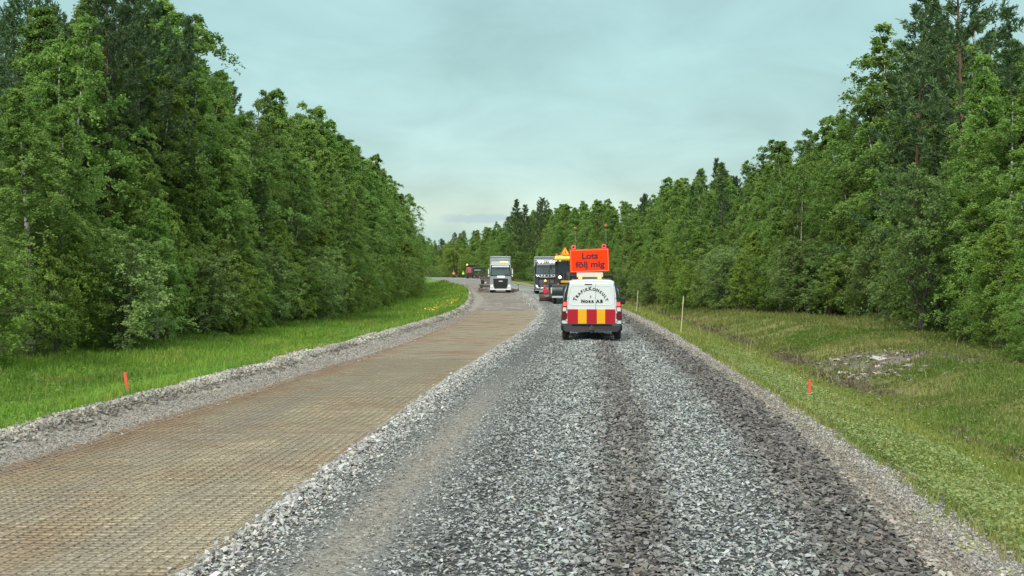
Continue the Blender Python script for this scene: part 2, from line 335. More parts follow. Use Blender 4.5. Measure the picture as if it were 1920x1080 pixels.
def lanecol(x, y):
    """stones of the gravel lane, by where they lie across it"""
    B, G, R = fB(y), fG(y), fR(y); d = x - B; n1, n2 = fbm(x, y / 4, .8, 51), fbm(x, y / 3, .3, 52)
    w = G - B; u = d / w
    c = np.broadcast_to(A([.262, .285, .272]), x.shape + (3,)) * 1.0
    c = mixc(c, A([.235, .22, .18]) + 0 * c, gauss(u, .185, .055) * (.35 + .8 * n1) * (1 - .75 * sstep(12, 26, y)))                       # fines pressed into the left side
    c = mixc(c, A([.135, .132, .122]) + 0 * c, np.clip(gauss(u, .60, .07) * 1.1 + gauss(u, .33, .05) * .55 * n1, 0, 1) * (.75 + .4 * n2))
    c = mixc(c, A([.115, .11, .10]) + 0 * c, np.clip(sstep(.80, .90, u) * 1.0, 0, 1) * (.8 + .3 * n2))
    c = mixc(c, A([.36, .365, .335]) + 0 * c, 1 - sstep(.25, .6, d + (n2 - .5) * .3))
    c = mixc(c, A([.25, .23, .19]) + 0 * c, sstep(G - .08, G + .1, x + (n2 - .5) * .25))
    c = mixc(c, A([.29, .28, .25]) + 0 * c, sstep(G + .35, G + .55, x + (n2 - .5) * .3) * sstep(-.2, .2, R - x - .0))
    return c

# ------------------------------------------------------------------ ground and road sheets
def ground_mat(name, rough, stone=True, sscale=28, bump=.6):
    m = bpy.data.materials.new(name); m.use_nodes = True; t = m.node_tree; N = t.nodes; L = t.links; b = N['Principled BSDF']
    b.inputs['Roughness'].default_value = rough; b.inputs['Specular IOR Level'].default_value = .25
    a = N.new('ShaderNodeAttribute'); a.attribute_name = 'col'; g = N.new('ShaderNodeNewGeometry')
    n = N.new('ShaderNodeTexNoise'); n.inputs['Scale'].default_value = 9 if stone else 5; n.inputs['Detail'].default_value = 7; n.inputs['Roughness'].default_value = .8; L.new(g.outputs['Position'], n.inputs['Vector'])
    r = N.new('ShaderNodeMapRange'); r.inputs['From Min'].default_value = .3; r.inputs['From Max'].default_value = .7; r.inputs['To Min'].default_value = .62; r.inputs['To Max'].default_value = 1.3; L.new(n.outputs['Fac'], r.inputs['Value'])
    s = N.new('ShaderNodeVectorMath'); s.operation = 'SCALE'; L.new(a.outputs['Color'], s.inputs[0]); L.new(r.outputs[0], s.inputs['Scale']); src = s.outputs[0]; hsrc = n.outputs['Fac']
    if stone:
        v = N.new('ShaderNodeTexVoronoi'); v.inputs['Scale'].default_value = sscale; L.new(g.outputs['Position'], v.inputs['Vector'])
        sp = N.new('ShaderNodeSeparateColor'); L.new(v.outputs['Color'], sp.inputs[0])
        r2 = N.new('ShaderNodeMapRange'); L.new(sp.outputs[0], r2.inputs['Value']); r2.inputs['To Min'].default_value = .72; r2.inputs['To Max'].default_value = 1.3
        s2 = N.new('ShaderNodeVectorMath'); s2.operation = 'SCALE'; L.new(src, s2.inputs[0]); L.new(r2.outputs[0], s2.inputs['Scale']); src = s2.outputs[0]; hsrc = v.outputs['Distance']
    L.new(src, b.inputs['Base Color'])
    bn = N.new('ShaderNodeBump'); bn.inputs['Strength'].default_value = bump; bn.inputs['Distance'].default_value = .03; bn.invert = stone; L.new(hsrc, bn.inputs['Height']); L.new(bn.outputs[0], b.inputs['Normal'])
    return m
def sheet(name, ys, offs, xf, zf, cf, m):
    Y = np.repeat(np.array(ys)[:, None], offs.shape[-1], 1); X = xf(Y, offs)
    Z = zf(X, Y); C = cf(X, Y); r, c = X.shape
    i = np.arange(r - 1)[:, None] * c + np.arange(c - 1)[None]
    F = np.stack([i, i + 1, i + 1 + c, i + c], -1).reshape(-1, 4)
    me = npmesh(name, np.stack([X, Y, Z], -1).reshape(-1, 3), F, m, {'col': ('C', C.reshape(-1, 3))}, smooth=True)
    o = link(name, me); o['kind'] = 'structure'; return o
def steps(*seg):
    o = []
    for a, b, s in seg: o += list(np.arange(a, b, s))
    return np.array(o)
ys = steps((-30, 4, 2), (4, 45, .3), (45, 90, .8), (90, 200, 2.5), (200, 480, 8), (480, 1000, 60), (1000, 5001, 500))
oL = -steps((0, 8, .3), (8, 20, .8), (20, 60, 5), (60, 300, 40), (300, 4000, 700))[::-1]
oR = steps((0, 10, .22), (10, 22, .7), (22, 60, 5), (60, 300, 40), (300, 4000, 700))
OT = np.concatenate([oL + .25, oR + 1000])       # left ones hang on L, right ones on R
def xt(Y, o): o = np.broadcast_to(o, Y.shape); return np.where(o > 500, fR(Y) + (o - 1000) - .15, fL(Y) + o)
def zt2(x, y): return zterr(x, y)
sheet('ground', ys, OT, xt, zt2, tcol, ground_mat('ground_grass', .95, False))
ysr = steps((-12, 4, .5), (4, 30, .11), (30, 62, .22), (62, 150, .6), (150, 460, 2.5))
OR = np.linspace(0, 1, 130)
def xr(Y, o): return fL(Y) - .15 + (fR(Y) + .2 - fL(Y) + .1) * np.broadcast_to(o, Y.shape)
def zr2(x, y):
    z = zroad(x, y); return z - .12 * (1 - sstep(-.15, .05, x - fL(y))) - .14 * sstep(-.02, .14, x - fR(y))
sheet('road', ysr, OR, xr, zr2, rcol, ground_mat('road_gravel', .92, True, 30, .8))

# ------------------------------------------------------------------ loose stones
def hull_stone(seed, flat):
    r = random.Random(seed); bm = bmesh.new()
    for i in range(9):
        a = r.random() * 6.283; z = r.uniform(-1, 1); q = math.sqrt(1 - z * z) * r.uniform(.7, 1)
        bm.verts.new((math.cos(a) * q * .5, math.sin(a) * q * .36, z * .5 * flat))
    bmesh.ops.convex_hull(bm, input=bm.verts[:]); bmesh.ops.delete(bm, geom=[v for v in bm.verts if not v.link_faces], context='VERTS')
    bmesh.ops.triangulate(bm, faces=bm.faces[:]); bm.verts.index_update()
    V = np.array([v.co[:] for v in bm.verts]); F = np.array([[v.index for v in f.verts] for f in bm.faces]); bm.free(); return V, F
def scatter(name, x, y, size, flat, tilt, colf, m, lift=.15, var=.60, jit=.016, label=None, kind='stuff'):
    n = len(x); z = zsurf(x, y) + jit * RNG.random(n) ** 1.5; base = colf(x, y)
    rnd = RNG.random((n, 6)); C = base * (1 - var + 2 * var * rnd[:, :1] ** 1.1)
    C = C * (1 + (rnd[:, 1:4] - .5) * np.array([.14, .08, .16]))
    C = np.where(rnd[:, 4:5] > .93, C * 1.4, C); C = np.where(rnd[:, 5:6] > .97, C * A([1.06, .9, .76]), C)
    Vs, Fs, Cs = [], [], []; off = 0; var_id = RNG.integers(0, 10, n)
    a = RNG.random(n) * 6.283; tx = RNG.normal(0, tilt, n); ty = RNG.normal(0, tilt, n); mir = np.where(RNG.random(n) > .5, 1, -1)
    for k in range(10):
        V, F = hull_stone(100 + k, flat); s = np.where(var_id == k)[0]
        if not len(s): continue
        P = V[None] * size[s][:, None, None]; P = np.repeat(P, 1, 0)
        X, Y, Z = P[..., 0], P[..., 1], P[..., 2]
        ct, st = np.cos(tx[s])[:, None], np.sin(tx[s])[:, None]; Y, Z = Y * ct - Z * st, Y * st + Z * ct
        ct, st = np.cos(ty[s])[:, None], np.sin(ty[s])[:, None]; X, Z = X * ct + Z * st, -X * st + Z * ct
        ca, sa = np.cos(a[s])[:, None], np.sin(a[s])[:, None]; X, Y = X * ca - Y * sa, X * sa + Y * ca
        Q = np.stack([X + x[s][:, None], Y + y[s][:, None], Z + (z[s] + size[s] * flat * lift)[:, None]], -1)
        nv = len(V); Vs.append(Q.reshape(-1, 3)); Fs.append((F[None] + (np.arange(len(s)) * nv)[:, None, None] + off).reshape(-1, 3)); off += nv * len(s)
        Cs.append(np.repeat(C[s], nv, 0))
    me = npmesh(name, np.concatenate(Vs), np.concatenate(Fs), m, {'col': ('C', np.clip(np.concatenate(Cs), 0, .85))})
    o = link(name, me); return tag(o, label, 'gravel' if label else None, kind=kind)
m_stone = mat('stone', (.4, .4, .4), rough=.8, attr='col', var=.15, scale=60, spec=.3)
def strip_pts(n, y0, y1, a, b, pw=1.0):
    """n points between the lines a(y) and b(y)"""
    y = y0 + (y1 - y0) * RNG.random(n) ** pw; t = RNG.random(n); return a(y) + (b(y) - a(y)) * t, y
def gset(n, y0, y1, s0, s1, a, b):
    x, y = strip_pts(n, y0, y1, a, b); sz = s0 + (s1 - s0) * RNG.random(n) ** 2.2; u = (x - fB(y)) / (fG(y) - fB(y))
    sz *= .85 + .45 * sstep(.80, .9, u) * (1 - sstep(1.0, 1.08, u)) + .35 * gauss(u, .60, .09) - .42 * gauss(u, .19, .07)
    return x, y, sz
xs_, ys_, ss_ = [], [], []
for n, y0, y1, s0, s1 in ((52000, 5, 13, .024, .082), (46000, 13, 24, .034, .092), (34000, 24, 42, .05, .115), (20000, 42, 75, .075, .15), (9000, 75, 130, .10, .2)):
    x, y, s = gset(n, y0, y1, s0, s1, lambda y: fB(y) + .1, lambda y: fG(y) + .12); xs_.append(x); ys_.append(y); ss_.append(s)
X1, Y1, S1 = map(np.concatenate, (xs_, ys_, ss_))
keep = RNG.random(len(X1)) > .35 * gauss((X1 - fB(Y1)) / (fG(Y1) - fB(Y1)), .19, .07)
scatter('gravel', X1[keep], Y1[keep], S1[keep] * 1.08, .27, .32, lanecol, m_stone, label='blue grey crushed stone spread over the right hand lane')
# pale angular stones along the edge heap
xs_, ys_, ss_ = [], [], []
for n, y0, y1, s0, s1 in ((1700, 5, 13, .03, .10), (2400, 13, 28, .03, .10), (1800, 28, 62, .04, .10), (1200, 62, 130, .1, .18)):
    y = y0 + (y1 - y0) * RNG.random(n); x = fB(y) + .14 + RNG.normal(0, 1, n) * np.interp(y, [5, 20, 60, 80], [.16, .11, .10, .3]) + (fbm(y * 0, y, 1.1, 77) - .5) * .3; sz = s0 + (s1 - s0) * RNG.random(n) ** 2
    xs_.append(x); ys_.append(y); ss_.append(sz)
scatter('edge_gravel', *map(np.concatenate, (xs_, ys_, ss_)), .5, .5, lambda x, y: np.broadcast_to(A([.35, .355, .335]), x.shape + (3,)), m_stone, lift=.25, var=.4, label='pale angular stones heaped between the mesh and the gravel lane')
# gravel ridge on the left and verge on both sides
xs_, ys_, ss_ = [], [], []
for n, y0, y1, s0, s1 in ((13000, 9, 24, .03, .11), (10000, 24, 50, .045, .13), (7000, 50, 110, .07, .16), (2500, 110, 190, .15, .3)):
    y = y0 + (y1 - y0) * RNG.random(n); x = fL(y) + .2 + RNG.normal(0, .17, n); sz = s0 + (s1 - s0) * RNG.random(n) ** 2.5
    xs_.append(x); ys_.append(y); ss_.append(sz)
scatter('ridge_gravel', *map(np.concatenate, (xs_, ys_, ss_)), .6, .6, lambda x, y: mixc(A([.37, .36, .31]) + 0 * x[..., None], A([.20, .185, .155]), np.clip((fbm(x, y, 1.4, 61) - .5) * 3 + sstep(.1, .5, x - fL(y) - .1) * .9, 0, 1)), m_stone, lift=.4, var=.38, label='pale gravel ridge bordering the green left verge')
xs_, ys_, ss_ = [], [], []
for n, y0, y1, s0, s1 in ((22000, 5, 14, .014, .055), (14000, 14, 30, .02, .075), (7000, 30, 70, .05, .10), (2000, 70, 120, .08, .14)):
    x, y = strip_pts(n, y0, y1, lambda y: fG(y) + .05, lambda y: fR(y) + .22); sz = s0 + (s1 - s0) * RNG.random(n) ** 2.6
    xs_.append(x); ys_.append(y); ss_.append(sz)
for n, y0, y1, s0, s1 in ((9000, 9, 25, .018, .06), (6000, 25, 60, .03, .08)):
    x, y = strip_pts(n, y0, y1, lambda y: fL(y) + .6, lambda y: fM(y) + .15); sz = s0 + (s1 - s0) * RNG.random(n) ** 3
    xs_.append(x); ys_.append(y); ss_.append(sz)
# a few strays on the mesh
x, y = strip_pts(500, 7, 60, fM, fB); xs_.append(x); ys_.append(y); ss_.append(.02 + .03 * RNG.random(500))
def vcol(x, y): return np.where((x < fB(y))[..., None], A([.27, .255, .225]), mixc(A([.24, .225, .19]) + 0 * x[..., None], A([.31, .30, .275]), sstep(.3, .5, x - fG(y))))
scatter('verge_gravel', *map(np.concatenate, (xs_, ys_, ss_)), .55, .4, vcol, m_stone, lift=.2, var=.4, label='fine grey gravel on the road verges')

# ------------------------------------------------------------------ steel reinforcing mesh rolled out on the left lane
def steel_mesh():
    V, F, C = [], [], []; off = 0
    def wire(P, r, col):
        nonlocal off
        n = len(P); T = np.gradient(P, axis=0); T /= np.linalg.norm(T, axis=1)[:, None]; S_ = np.cross(T, [0, 0, 1.0]); S_ /= np.linalg.norm(S_, axis=1)[:, None]; U = np.cross(S_, T)
        ring = np.stack([P - S_ * r, P + U * r, P + S_ * r, P - U * r], 1); V.append(ring.reshape(-1, 3))
        i = (np.arange(n - 1) * 4)[:, None]; j = np.arange(4)[None]
        F.append(np.stack([i + j, i + (j + 1) % 4, i + 4 + (j + 1) % 4, i + 4 + j], -1).reshape(-1, 4) + off); off += 4 * n; C.append(np.repeat(col, 4, 0))
    def wcol(x, y):
        n = fbm(x, y, 1.3, 91); return mixc(A([.25, .225, .16]) + 0 * x[..., None], A([.25, .185, .12]), np.clip((n - .5) * 4 + gauss((x - fM(y)) / (fB(y) - fM(y)), .03, .08), 0, 1))
    def lay(u, y):
        x = fM(y) + (fB(y) + .1 - fM(y)) * u; x = x + .025 * (fbm(u * 9 + 0 * y, y, 2.2, 93) - .5) * 2
        bulge = .028 * np.clip(fbm(x, y, 1.1, 95) * 2 - .8, 0, 1)
        return np.stack([x, y, zroad(x, y) + .008 + bulge], -1)
    y = 6.0; k = 0
    while y < PEND:
        sp = .087 if y < 26 else (.115 if y < 42 else .15); k += 1
        u = np.linspace(-.01, 1.0, 26); yy = y + .035 * (fbm(u * 3, y + 0 * u, 1.0, 97) - .5) * 2 + .01 * math.sin(k * 2.1) + .06 * (fbm(u * 2, 0 * u + y / 4, 1., 98) - .5)
        P = lay(u, yy); wire(P, .0042 if y < 26 else .007, wcol(P[:, 0], P[:, 1])); y += sp
        if k % 46 == 0:        # doubled wires where two sheets overlap
            P = lay(u, yy + .03); P[:, 2] += .008; wire(P, .0055, wcol(P[:, 0], P[:, 1]))
    for j in range(33):
        yy = np.arange(6, PEND, .16); P = lay(np.full(len(yy), (j + .3) / 33), yy); P[:, 2] += .008; wire(P, .0052, wcol(P[:, 0], P[:, 1]) * .95)
    me = npmesh('steel_mesh', np.concatenate(V), np.concatenate(F), mat('wire', (.2, .15, .1), rough=.7, attr='col', var=.2, scale=8, metal=.2), {'col': ('C', np.concatenate(C))})
    return tag(link('steel_mesh', me), 'rusty steel reinforcing mesh rolled out along the brown left lane', 'wire mesh')
steel_mesh()

# ------------------------------------------------------------------ grass
def grass(name, x, y, h, w, c, label, m, lean=.35, cat='grass'):
    n = len(x); z = zsurf(x, y) - .01; a = RNG.random(n) * 6.283; dx, dy = np.cos(a), np.sin(a); l = RNG.random(n) * lean + .1; b = RNG.random(n) * 6.283
    lx, ly = np.cos(b) * l * h, np.sin(b) * l * h
    P = np.stack([x, y, z], -1); W_ = np.stack([dx * w / 2, dy * w / 2, 0 * x], -1)
    mid = P + np.stack([lx * .35, ly * .35, h * .6], -1); tip = P + np.stack([lx, ly, h * (1 - .3 * l)], -1)
    V = np.stack([P - W_, P + W_, mid + W_ * .8, mid - W_ * .8, tip], 1)
    base = (np.arange(n) * 5)[:, None]; F = np.concatenate([base + A([[0, 1, 2]]), base + A([[0, 2, 3]]), base + A([[3, 2, 4]])])
    cc = c * (.7 + .6 * RNG.random((n, 1))) * (1 + .2 * (RNG.random((n, 3)) - .5))
    me = npmesh(name, V.reshape(-1, 3), F, m, {'col': ('C', np.repeat(cc, 5, 0))})
    return tag(link(name, me), label, cat, kind='stuff')
m_blade = mat('blade', (.1, .2, .03), rough=.6, attr='col', var=0, spec=.3)
# let light through the blades
_t = m_blade.node_tree; _tr = _t.nodes.new('ShaderNodeBsdfTranslucent'); _a = _t.nodes['Attribute']; _t.links.new(_a.outputs['Color'], _tr.inputs['Color'])
_ms = _t.nodes.new('ShaderNodeMixShader'); _ms.inputs[0].default_value = .3; _t.links.new(_t.nodes['Principled BSDF'].outputs[0], _ms.inputs[1]); _t.links.new(_tr.outputs[0], _ms.inputs[2]); _t.links.new(_ms.outputs[0], _t.nodes['Material Output'].inputs[0])
def gpts(side, spec):
    xs, ys, hs, ws = [], [], [], []
    for n, y0, y1, h0, h1, w in spec:
        y = y0 + (y1 - y0) * RNG.random(n)
        if side < 0: a, b = fL(y) + .08 + .2 * (RNG.random(n) - .5), tL(y) - 1
        else: a, b = fR(y) - .04 + .22 * (RNG.random(n) - .5), tR(y) + 1
        t = RNG.random(n); x = a + (b - a) * t ** 1.15
        xs.append(x); ys.append(y); k = fbm(x, y, 1.6, 71); hs.append((h0 + (h1 - h0) * RNG.random(n)) * (.35 + 1.3 * k)); ws.append(np.full(n, w))
    return [np.concatenate(q) for q in (xs, ys, hs, ws)]
x, y, h, w = gpts(-1, ((62000, 11, 24, .08, .26, .014), (60000, 24, 42, .10, .32, .024), (45000, 42, 75, .15, .38, .04), (22000, 75, 130, .2, .5, .08), (9000, 130, 200, .2, .6, .14)))
grass('grass', x, y, h, w, tcol(x, y) * A([1.15, 1.12, 1.0]), 'bright green grass on the left verge below the birches', m_blade)
x, y, h, w = gpts(-1, ((260, 11, 30, .25, .6, .010), (300, 30, 75, .3, .6, .022))); grass('tall_grass', x, y, h, w, np.broadcast_to(A([.26, .27, .10]), (len(x), 3)), 'taller pale grass stalks standing up from the left verge', m_blade, .5)
x, y, h, w = gpts(1, ((900, 7, 26, .2, .5, .008), (600, 26, 75, .25, .6, .018))); grass('tall_grass', x, y, h, w, np.broadcast_to(A([.30, .28, .13]), (len(x), 3)), 'pale dry stalks standing up from the right bank', m_blade, .5)
x, y, h, w = gpts(1, ((60000, 6, 14, .05, .20, .012), (90000, 14, 27, .06, .24, .017), (60000, 27, 45, .08, .26, .028), (30000, 45, 80, .12, .35, .045), (10000, 80, 160, .2, .5, .1)))
c = tcol(x, y); green = (c[:, 1] - c[:, 0]) / (c[:, 1] + .001); k = RNG.random(len(x)) < np.clip(.25 + green * 3.2, .12, 1)
x, y, h, w, c = x[k], y[k], h[k] * .72, w[k], c[k]
grass('grass', x, y, h, w, c * A([1.1, 1.1, 1.0]), 'yellow green grass and moss on the right bank and ditch', m_blade)
# broad leaved weeds lining the right verge (clover, lady's mantle)
def weeds(n, y0, y1, xf, s0, s1, c0, c1, name, label, zz=.12):
    y = y0 + (y1 - y0) * RNG.random(n); x = xf(y, RNG.random(n)); z = zsurf(x, y) + .015 + zz * RNG.random(n) * (.3 + 1.4 * fbm(x, y, .7, 73)); s = s0 + (s1 - s0) * RNG.random(n)
    N_ = RNG.normal(0, .45, (n, 3)); N_[:, 2] = 1; N_ /= np.linalg.norm(N_, axis=1)[:, None]; a = RNG.normal(0, 1, (n, 3)); U = np.cross(N_, a); U /= np.linalg.norm(U, axis=1)[:, None]; Vv = np.cross(N_, U)
    P = np.stack([x, y, z], -1); s = s[:, None]
    V = np.stack([P - U * s * .5, P + Vv * s * .36, P + U * s * .5, P - Vv * s * .36], 1); F = (np.arange(n) * 4)[:, None] + A([[0, 1, 2, 3]])
    t = RNG.random((n, 1)); C = A(c0) * (1 - t) + A(c1) * t
    return tag(link(name, npmesh(name, V.reshape(-1, 3), F, m_blade, {'col': ('C', np.repeat(C, 4, 0))})), label, 'plants' if 'flower' not in name else 'flowers', kind='stuff')
weeds(42000, 6, 30, lambda y, t: fR(y) - .06 + 1.5 * t ** 1.3 + .1, .018, .05, (.14, .22, .06), (.30, .36, .13), 'weeds', 'pale leafy weeds lining the right gravel verge')
weeds(30000, 12, 60, lambda y, t: fL(y) - .1 - 7 * t, .03, .09, (.09, .19, .02), (.17, .27, .04), 'weeds', 'low leafy weeds mixed in the left grass verge', .2)
weeds(22000, 14, 60, lambda y, t: fR(y) + 1.5 + 8 * t, .03, .08, (.09, .16, .02), (.19, .22, .05), 'weeds', 'leafy weeds scattered over the right bank', .16)
weeds(520, 50, 92, lambda y, t: fL(y) - .35 - 1.5 * t ** 1.5, .05, .13, (.75, .62, .03), (.85, .72, .05), 'yellow_flowers', 'patch of yellow flowers at the far left road edge', .45)
weeds(420, 7, 30, lambda y, t: fR(y) + .3 + 4 * t, .012, .03, (.8, .75, .2), (.85, .85, .6), 'pale_flowers', 'tiny pale yellow flowers dotted along the right verge', .3)
# bare rock rubble on the right bank
n = 500; th = RNG.random(n) * 6.283; rr_ = np.sqrt(RNG.random(n)); x = ROCKP[0] + 1.5 * rr_ * np.cos(th); y = ROCKP[1] + 4.6 * rr_ * np.sin(th)
scatter('rubble', x, y, .05 + .22 * RNG.random(n) ** 3, .35, .3, lambda x, y: np.broadcast_to(A([.27, .25, .21]), x.shape + (3,)), m_stone, lift=.1, label='pale rock rubble patch on the right bank')
n = 26; th = RNG.random(n) * 6.283; rr_ = np.sqrt(RNG.random(n)); x = ROCKP[0] - .3 + 1.2 * rr_ * np.cos(th); y = ROCKP[1] + .5 + 3.6 * rr_ * np.sin(th)
scatter('rubble', x, y, .2 + .5 * RNG.random(n) ** 2, .22, .10, lambda x, y: np.broadcast_to(A([.36, .345, .30]), x.shape + (3,)), m_stone, lift=.05, var=.3, label='larger pale slabs lying among the rubble on the right bank')
n = 260; y = 13 + 27 * RNG.random(n); x = fR(y) + 3.75 + RNG.normal(0, .35, n)
scatter('ditch_stones', x, y, .05 + .2 * RNG.random(n) ** 2.5, .5, .4, lambda x, y: np.broadcast_to(A([.15, .135, .11]), x.shape + (3,)), m_stone, lift=.1, label='brown stones lying in the right roadside ditch')

# ------------------------------------------------------------------ trees
m_birch = leaf_mat('birch_leaf', (.125, .235, .052), (.285, .435, .098))
m_aspen = leaf_mat('willow_leaf', (.15, .25, .07), (.30, .42, .14))
m_young = leaf_mat('young_leaf', (.13, .23, .040), (.30, .43, .075))
m_pine = leaf_mat('pine_needle', (.052, .10, .042), (.12, .19, .075), .15, .02)
m_spruce = leaf_mat('spruce_needle', (.045, .095, .034), (.10, .17, .055), .15, .02)
def bark(name, c0, c1, sc, thr):
    m = bpy.data.materials.new(name); m.use_nodes = True; t = m.node_tree; N = t.nodes; L = t.links; b = N['Principled BSDF']; b.inputs['Roughness'].default_value = .85
    tcn = N.new('ShaderNodeTexCoord'); mp = N.new('ShaderNodeMapping'); mp.inputs['Scale'].default_value = sc; L.new(tcn.outputs['Object'], mp.inputs[0])
    n = N.new('ShaderNodeTexNoise'); n.inputs['Scale'].default_value = 1; n.inputs['Detail'].default_value = 5; L.new(mp.outputs[0], n.inputs['Vector'])
    r = N.new('ShaderNodeValToRGB'); L.new(n.outputs['Fac'], r.inputs[0]); r.color_ramp.elements[0].position = thr; r.color_ramp.elements[0].color = (*c0, 1); r.color_ramp.elements[1].position = thr + .12; r.color_ramp.elements[1].color = (*c1, 1)
    L.new(r.outputs[0], b.inputs['Base Color']); return m
b_birch = bark('birch_bark', (.03, .028, .025), (.50, .49, .45), (3, 3, 9), .42)
b_pine = bark('pine_bark', (.05, .038, .03), (.19, .115, .07), (9, 9, 3), .4)
b_grey = bark('grey_bark', (.05, .045, .035), (.13, .115, .095), (9, 9, 3), .45)
def cards(C, U, Vv, su, sv, tint):
    P = np.stack([C - U * su, C + Vv * sv, C + U * su, C - Vv * sv], 1); F = (np.arange(len(C)) * 4)[:, None] + A([[0, 1, 2, 3]])
    return P.reshape(-1, 3), F, np.repeat(tint, 4)
def unit(a): return a / (np.linalg.norm(a, axis=-1, keepdims=True) + 1e-9)
def branchy(seed, H, R, nb, z0, prof, up, droop, ncl, nl, ls, clr, kind, mats, multi=1, clv=1.0):
    """returns (wood mesh, leaf mesh) of a tree of height H"""
    g = np.random.default_rng(seed); rnd = random.Random(seed); w = MB(); stems = []
    for sidx in range(multi):
        lean = (rnd.uniform(-.05, .05), rnd.uniform(-.05, .05)) if multi == 1 else (rnd.uniform(-.18, .18), rnd.uniform(-.18, .18))
        hh = H * (1 if sidx == 0 else rnd.uniform(.7, .95)); ph = rnd.random() * 6
        pts = [Vector((lean[0] * hh * t + .12 * math.sin(3 * t + ph), lean[1] * hh * t + .1 * math.sin(2.3 * t + ph * 2) - .1 * math.sin(ph * 2), hh * t)) for t in [i / 9 for i in range(10)]]
        pts = [p - Vector((.12 * math.sin(ph), 0, 0)) for p in pts]
        r0 = (.013 if kind == 'leaf' else .0085) * H + .02 if multi == 1 else .009 * H; stems.append((pts, hh)); pts[0].z = -.4
        w.tube(pts, r0, 7, r1=.012, cap=False)
    cc, cd, cs = [], [], []
    for b in range(nb):
        pts, hh = stems[b % multi]; t = z0 + (1 - z0) * ((b + rnd.random()) / nb) ** .85; t = min(t, .985); k = t * 9; i = int(k)
        o = pts[min(i, 9)].lerp(pts[min(i + 1, 9)], k - i); a = b * 2.399 + rnd.uniform(-.5, .5); L = R * prof(t) * rnd.uniform(.7, 1.12)
        if kind == 'leaf': L *= .62 + .75 * float(vnoise(a % 6.283 * 1.3, t * H * .55, 1.0, seed))
        e = up(t) + rnd.uniform(-.15, .15); d = Vector((math.cos(a), math.sin(a), 0)); P = []
        for q in range(5):
            s = q / 4; P.append(o + d * (L * s * math.cos(e)) + Vector((0, 0, L * s * math.sin(e) - droop * L * s * s * .5)))
        w.tube(P, max(.009, .010 * L + .005), 4, mi=1, r1=.004, cap=False)
        m = max(2, int(ncl * (.35 + .65 * L / R)))
        for q in range(m):
            s = .25 + .8 * ((q + rnd.random()) / m) ** .8; kk = min(s, .999) * 4; ii = int(kk); c = P[ii].lerp(P[ii + 1], kk - ii); sp = .20 * L * (1.2 - .4 * s)
            c = c + Vector((rnd.gauss(0, sp), rnd.gauss(0, sp), rnd.gauss(-.1 * droop, sp * .6))); cc.append(c[:]); cd.append((d.x, d.y, math.sin(e))); cs.append(.45 + .75 * min(1, (1.05 - t) / .5))
    cc = np.array(cc); cd = np.array(cd); cs = np.array(cs)[:, None, None]; n = len(cc) * nl; idx = np.repeat(np.arange(len(cc)), nl)
    ct = g.random(len(cc)) * .55
    if kind == 'leaf':
        q = np.clip(g.normal(0, 1, (n, 3)), -1.5, 1.5) * A([clr, clr, clr * clv]); 
        if clv > 1: q[:, 2] -= clr * .6 * clv
        nt_ = 5; tw = g.integers(0, nt_, n); td = unit(cd[:, None, :] * .8 + g.normal(0, .6, (len(cc), nt_, 3)) + A([0, 0, .25])); sq = g.random((n, 1)) ** .8; tl = cs * clr * (1.6 + 1.6 * g.random((len(cc), nt_, 1)))
        dirn = td[idx, tw]; C = cc[idx] + dirn * sq * tl[idx, tw] - A([0, 0, 1]) * sq ** 2 * tl[idx, tw] * .45 * clv + np.clip(g.normal(0, 1, (n, 3)), -1.6, 1.6) * clr * .23; Nn = g.normal(0, .65, (n, 3)) + cd[idx] * .35; Nn[:, 2] = np.abs(Nn[:, 2]) + .45; Nn = unit(Nn); U = unit(np.cross(Nn, g.normal(0, 1, (n, 3)))); Vv = np.cross(Nn, U); s = ls * (.65 + .7 * g.random((n, 1)))
        V, F, T = cards(C, U, Vv, s * .5, s * .40, np.clip(ct[idx] + g.random(n) * .5 * (g.random(n) ** .6), 0, 1))
    else:       # needles: short thin quads bristling round upturned shoots
        tw = unit(cd[idx] * (.5 if kind == 'pine' else .9) + g.normal(0, .25, (n, 3)) + A([0, 0, .75 if kind == 'pine' else -.12])); al = g.random((n, 1)) * (clr * 2.2) - clr
        shoot = unit(cd + g.normal(0, .3, cd.shape) + A([0, 0, .9 if kind == 'pine' else -.05]))[idx]
        C = cc[idx] + shoot * al + g.normal(0, clr * .22, (n, 3)); U = unit(shoot * .8 + g.normal(0, .55, (n, 3))); Vv = unit(np.cross(U, g.normal(0, 1, (n, 3)))); s = ls * (.7 + .6 * g.random((n, 1)))
        V, F, T = cards(C + U * s * .4, U, Vv, s * .5, s * .13, np.clip(ct[idx] + g.random(n) * .5, 0, 1))
    wood = w.build('trunk', [mats[0], b_grey]).data; leaf = npmesh('crown', V, F, mats[1], {'tint': ('F', T)})
    return wood, leaf
def pb(t): return .78 + .55 * t if t < .42 else max(.05, ((1.03 - t) / .61)) ** .85
def pu(t): return .25 + .75 * t
def pp(t): return max(.10, math.sin(min(1, (1.04 - t) / .62) * 1.5)) if t > .4 else .55
def ps(t): return max(.05, (1.02 - t)) ** .85
def pbush(t): return max(.15, math.sqrt(max(0, 1 - (t - .42) ** 2 / .36)))
for o in [o for o in COL.objects if o.name.startswith('trunk')]: bpy.data.objects.remove(o)
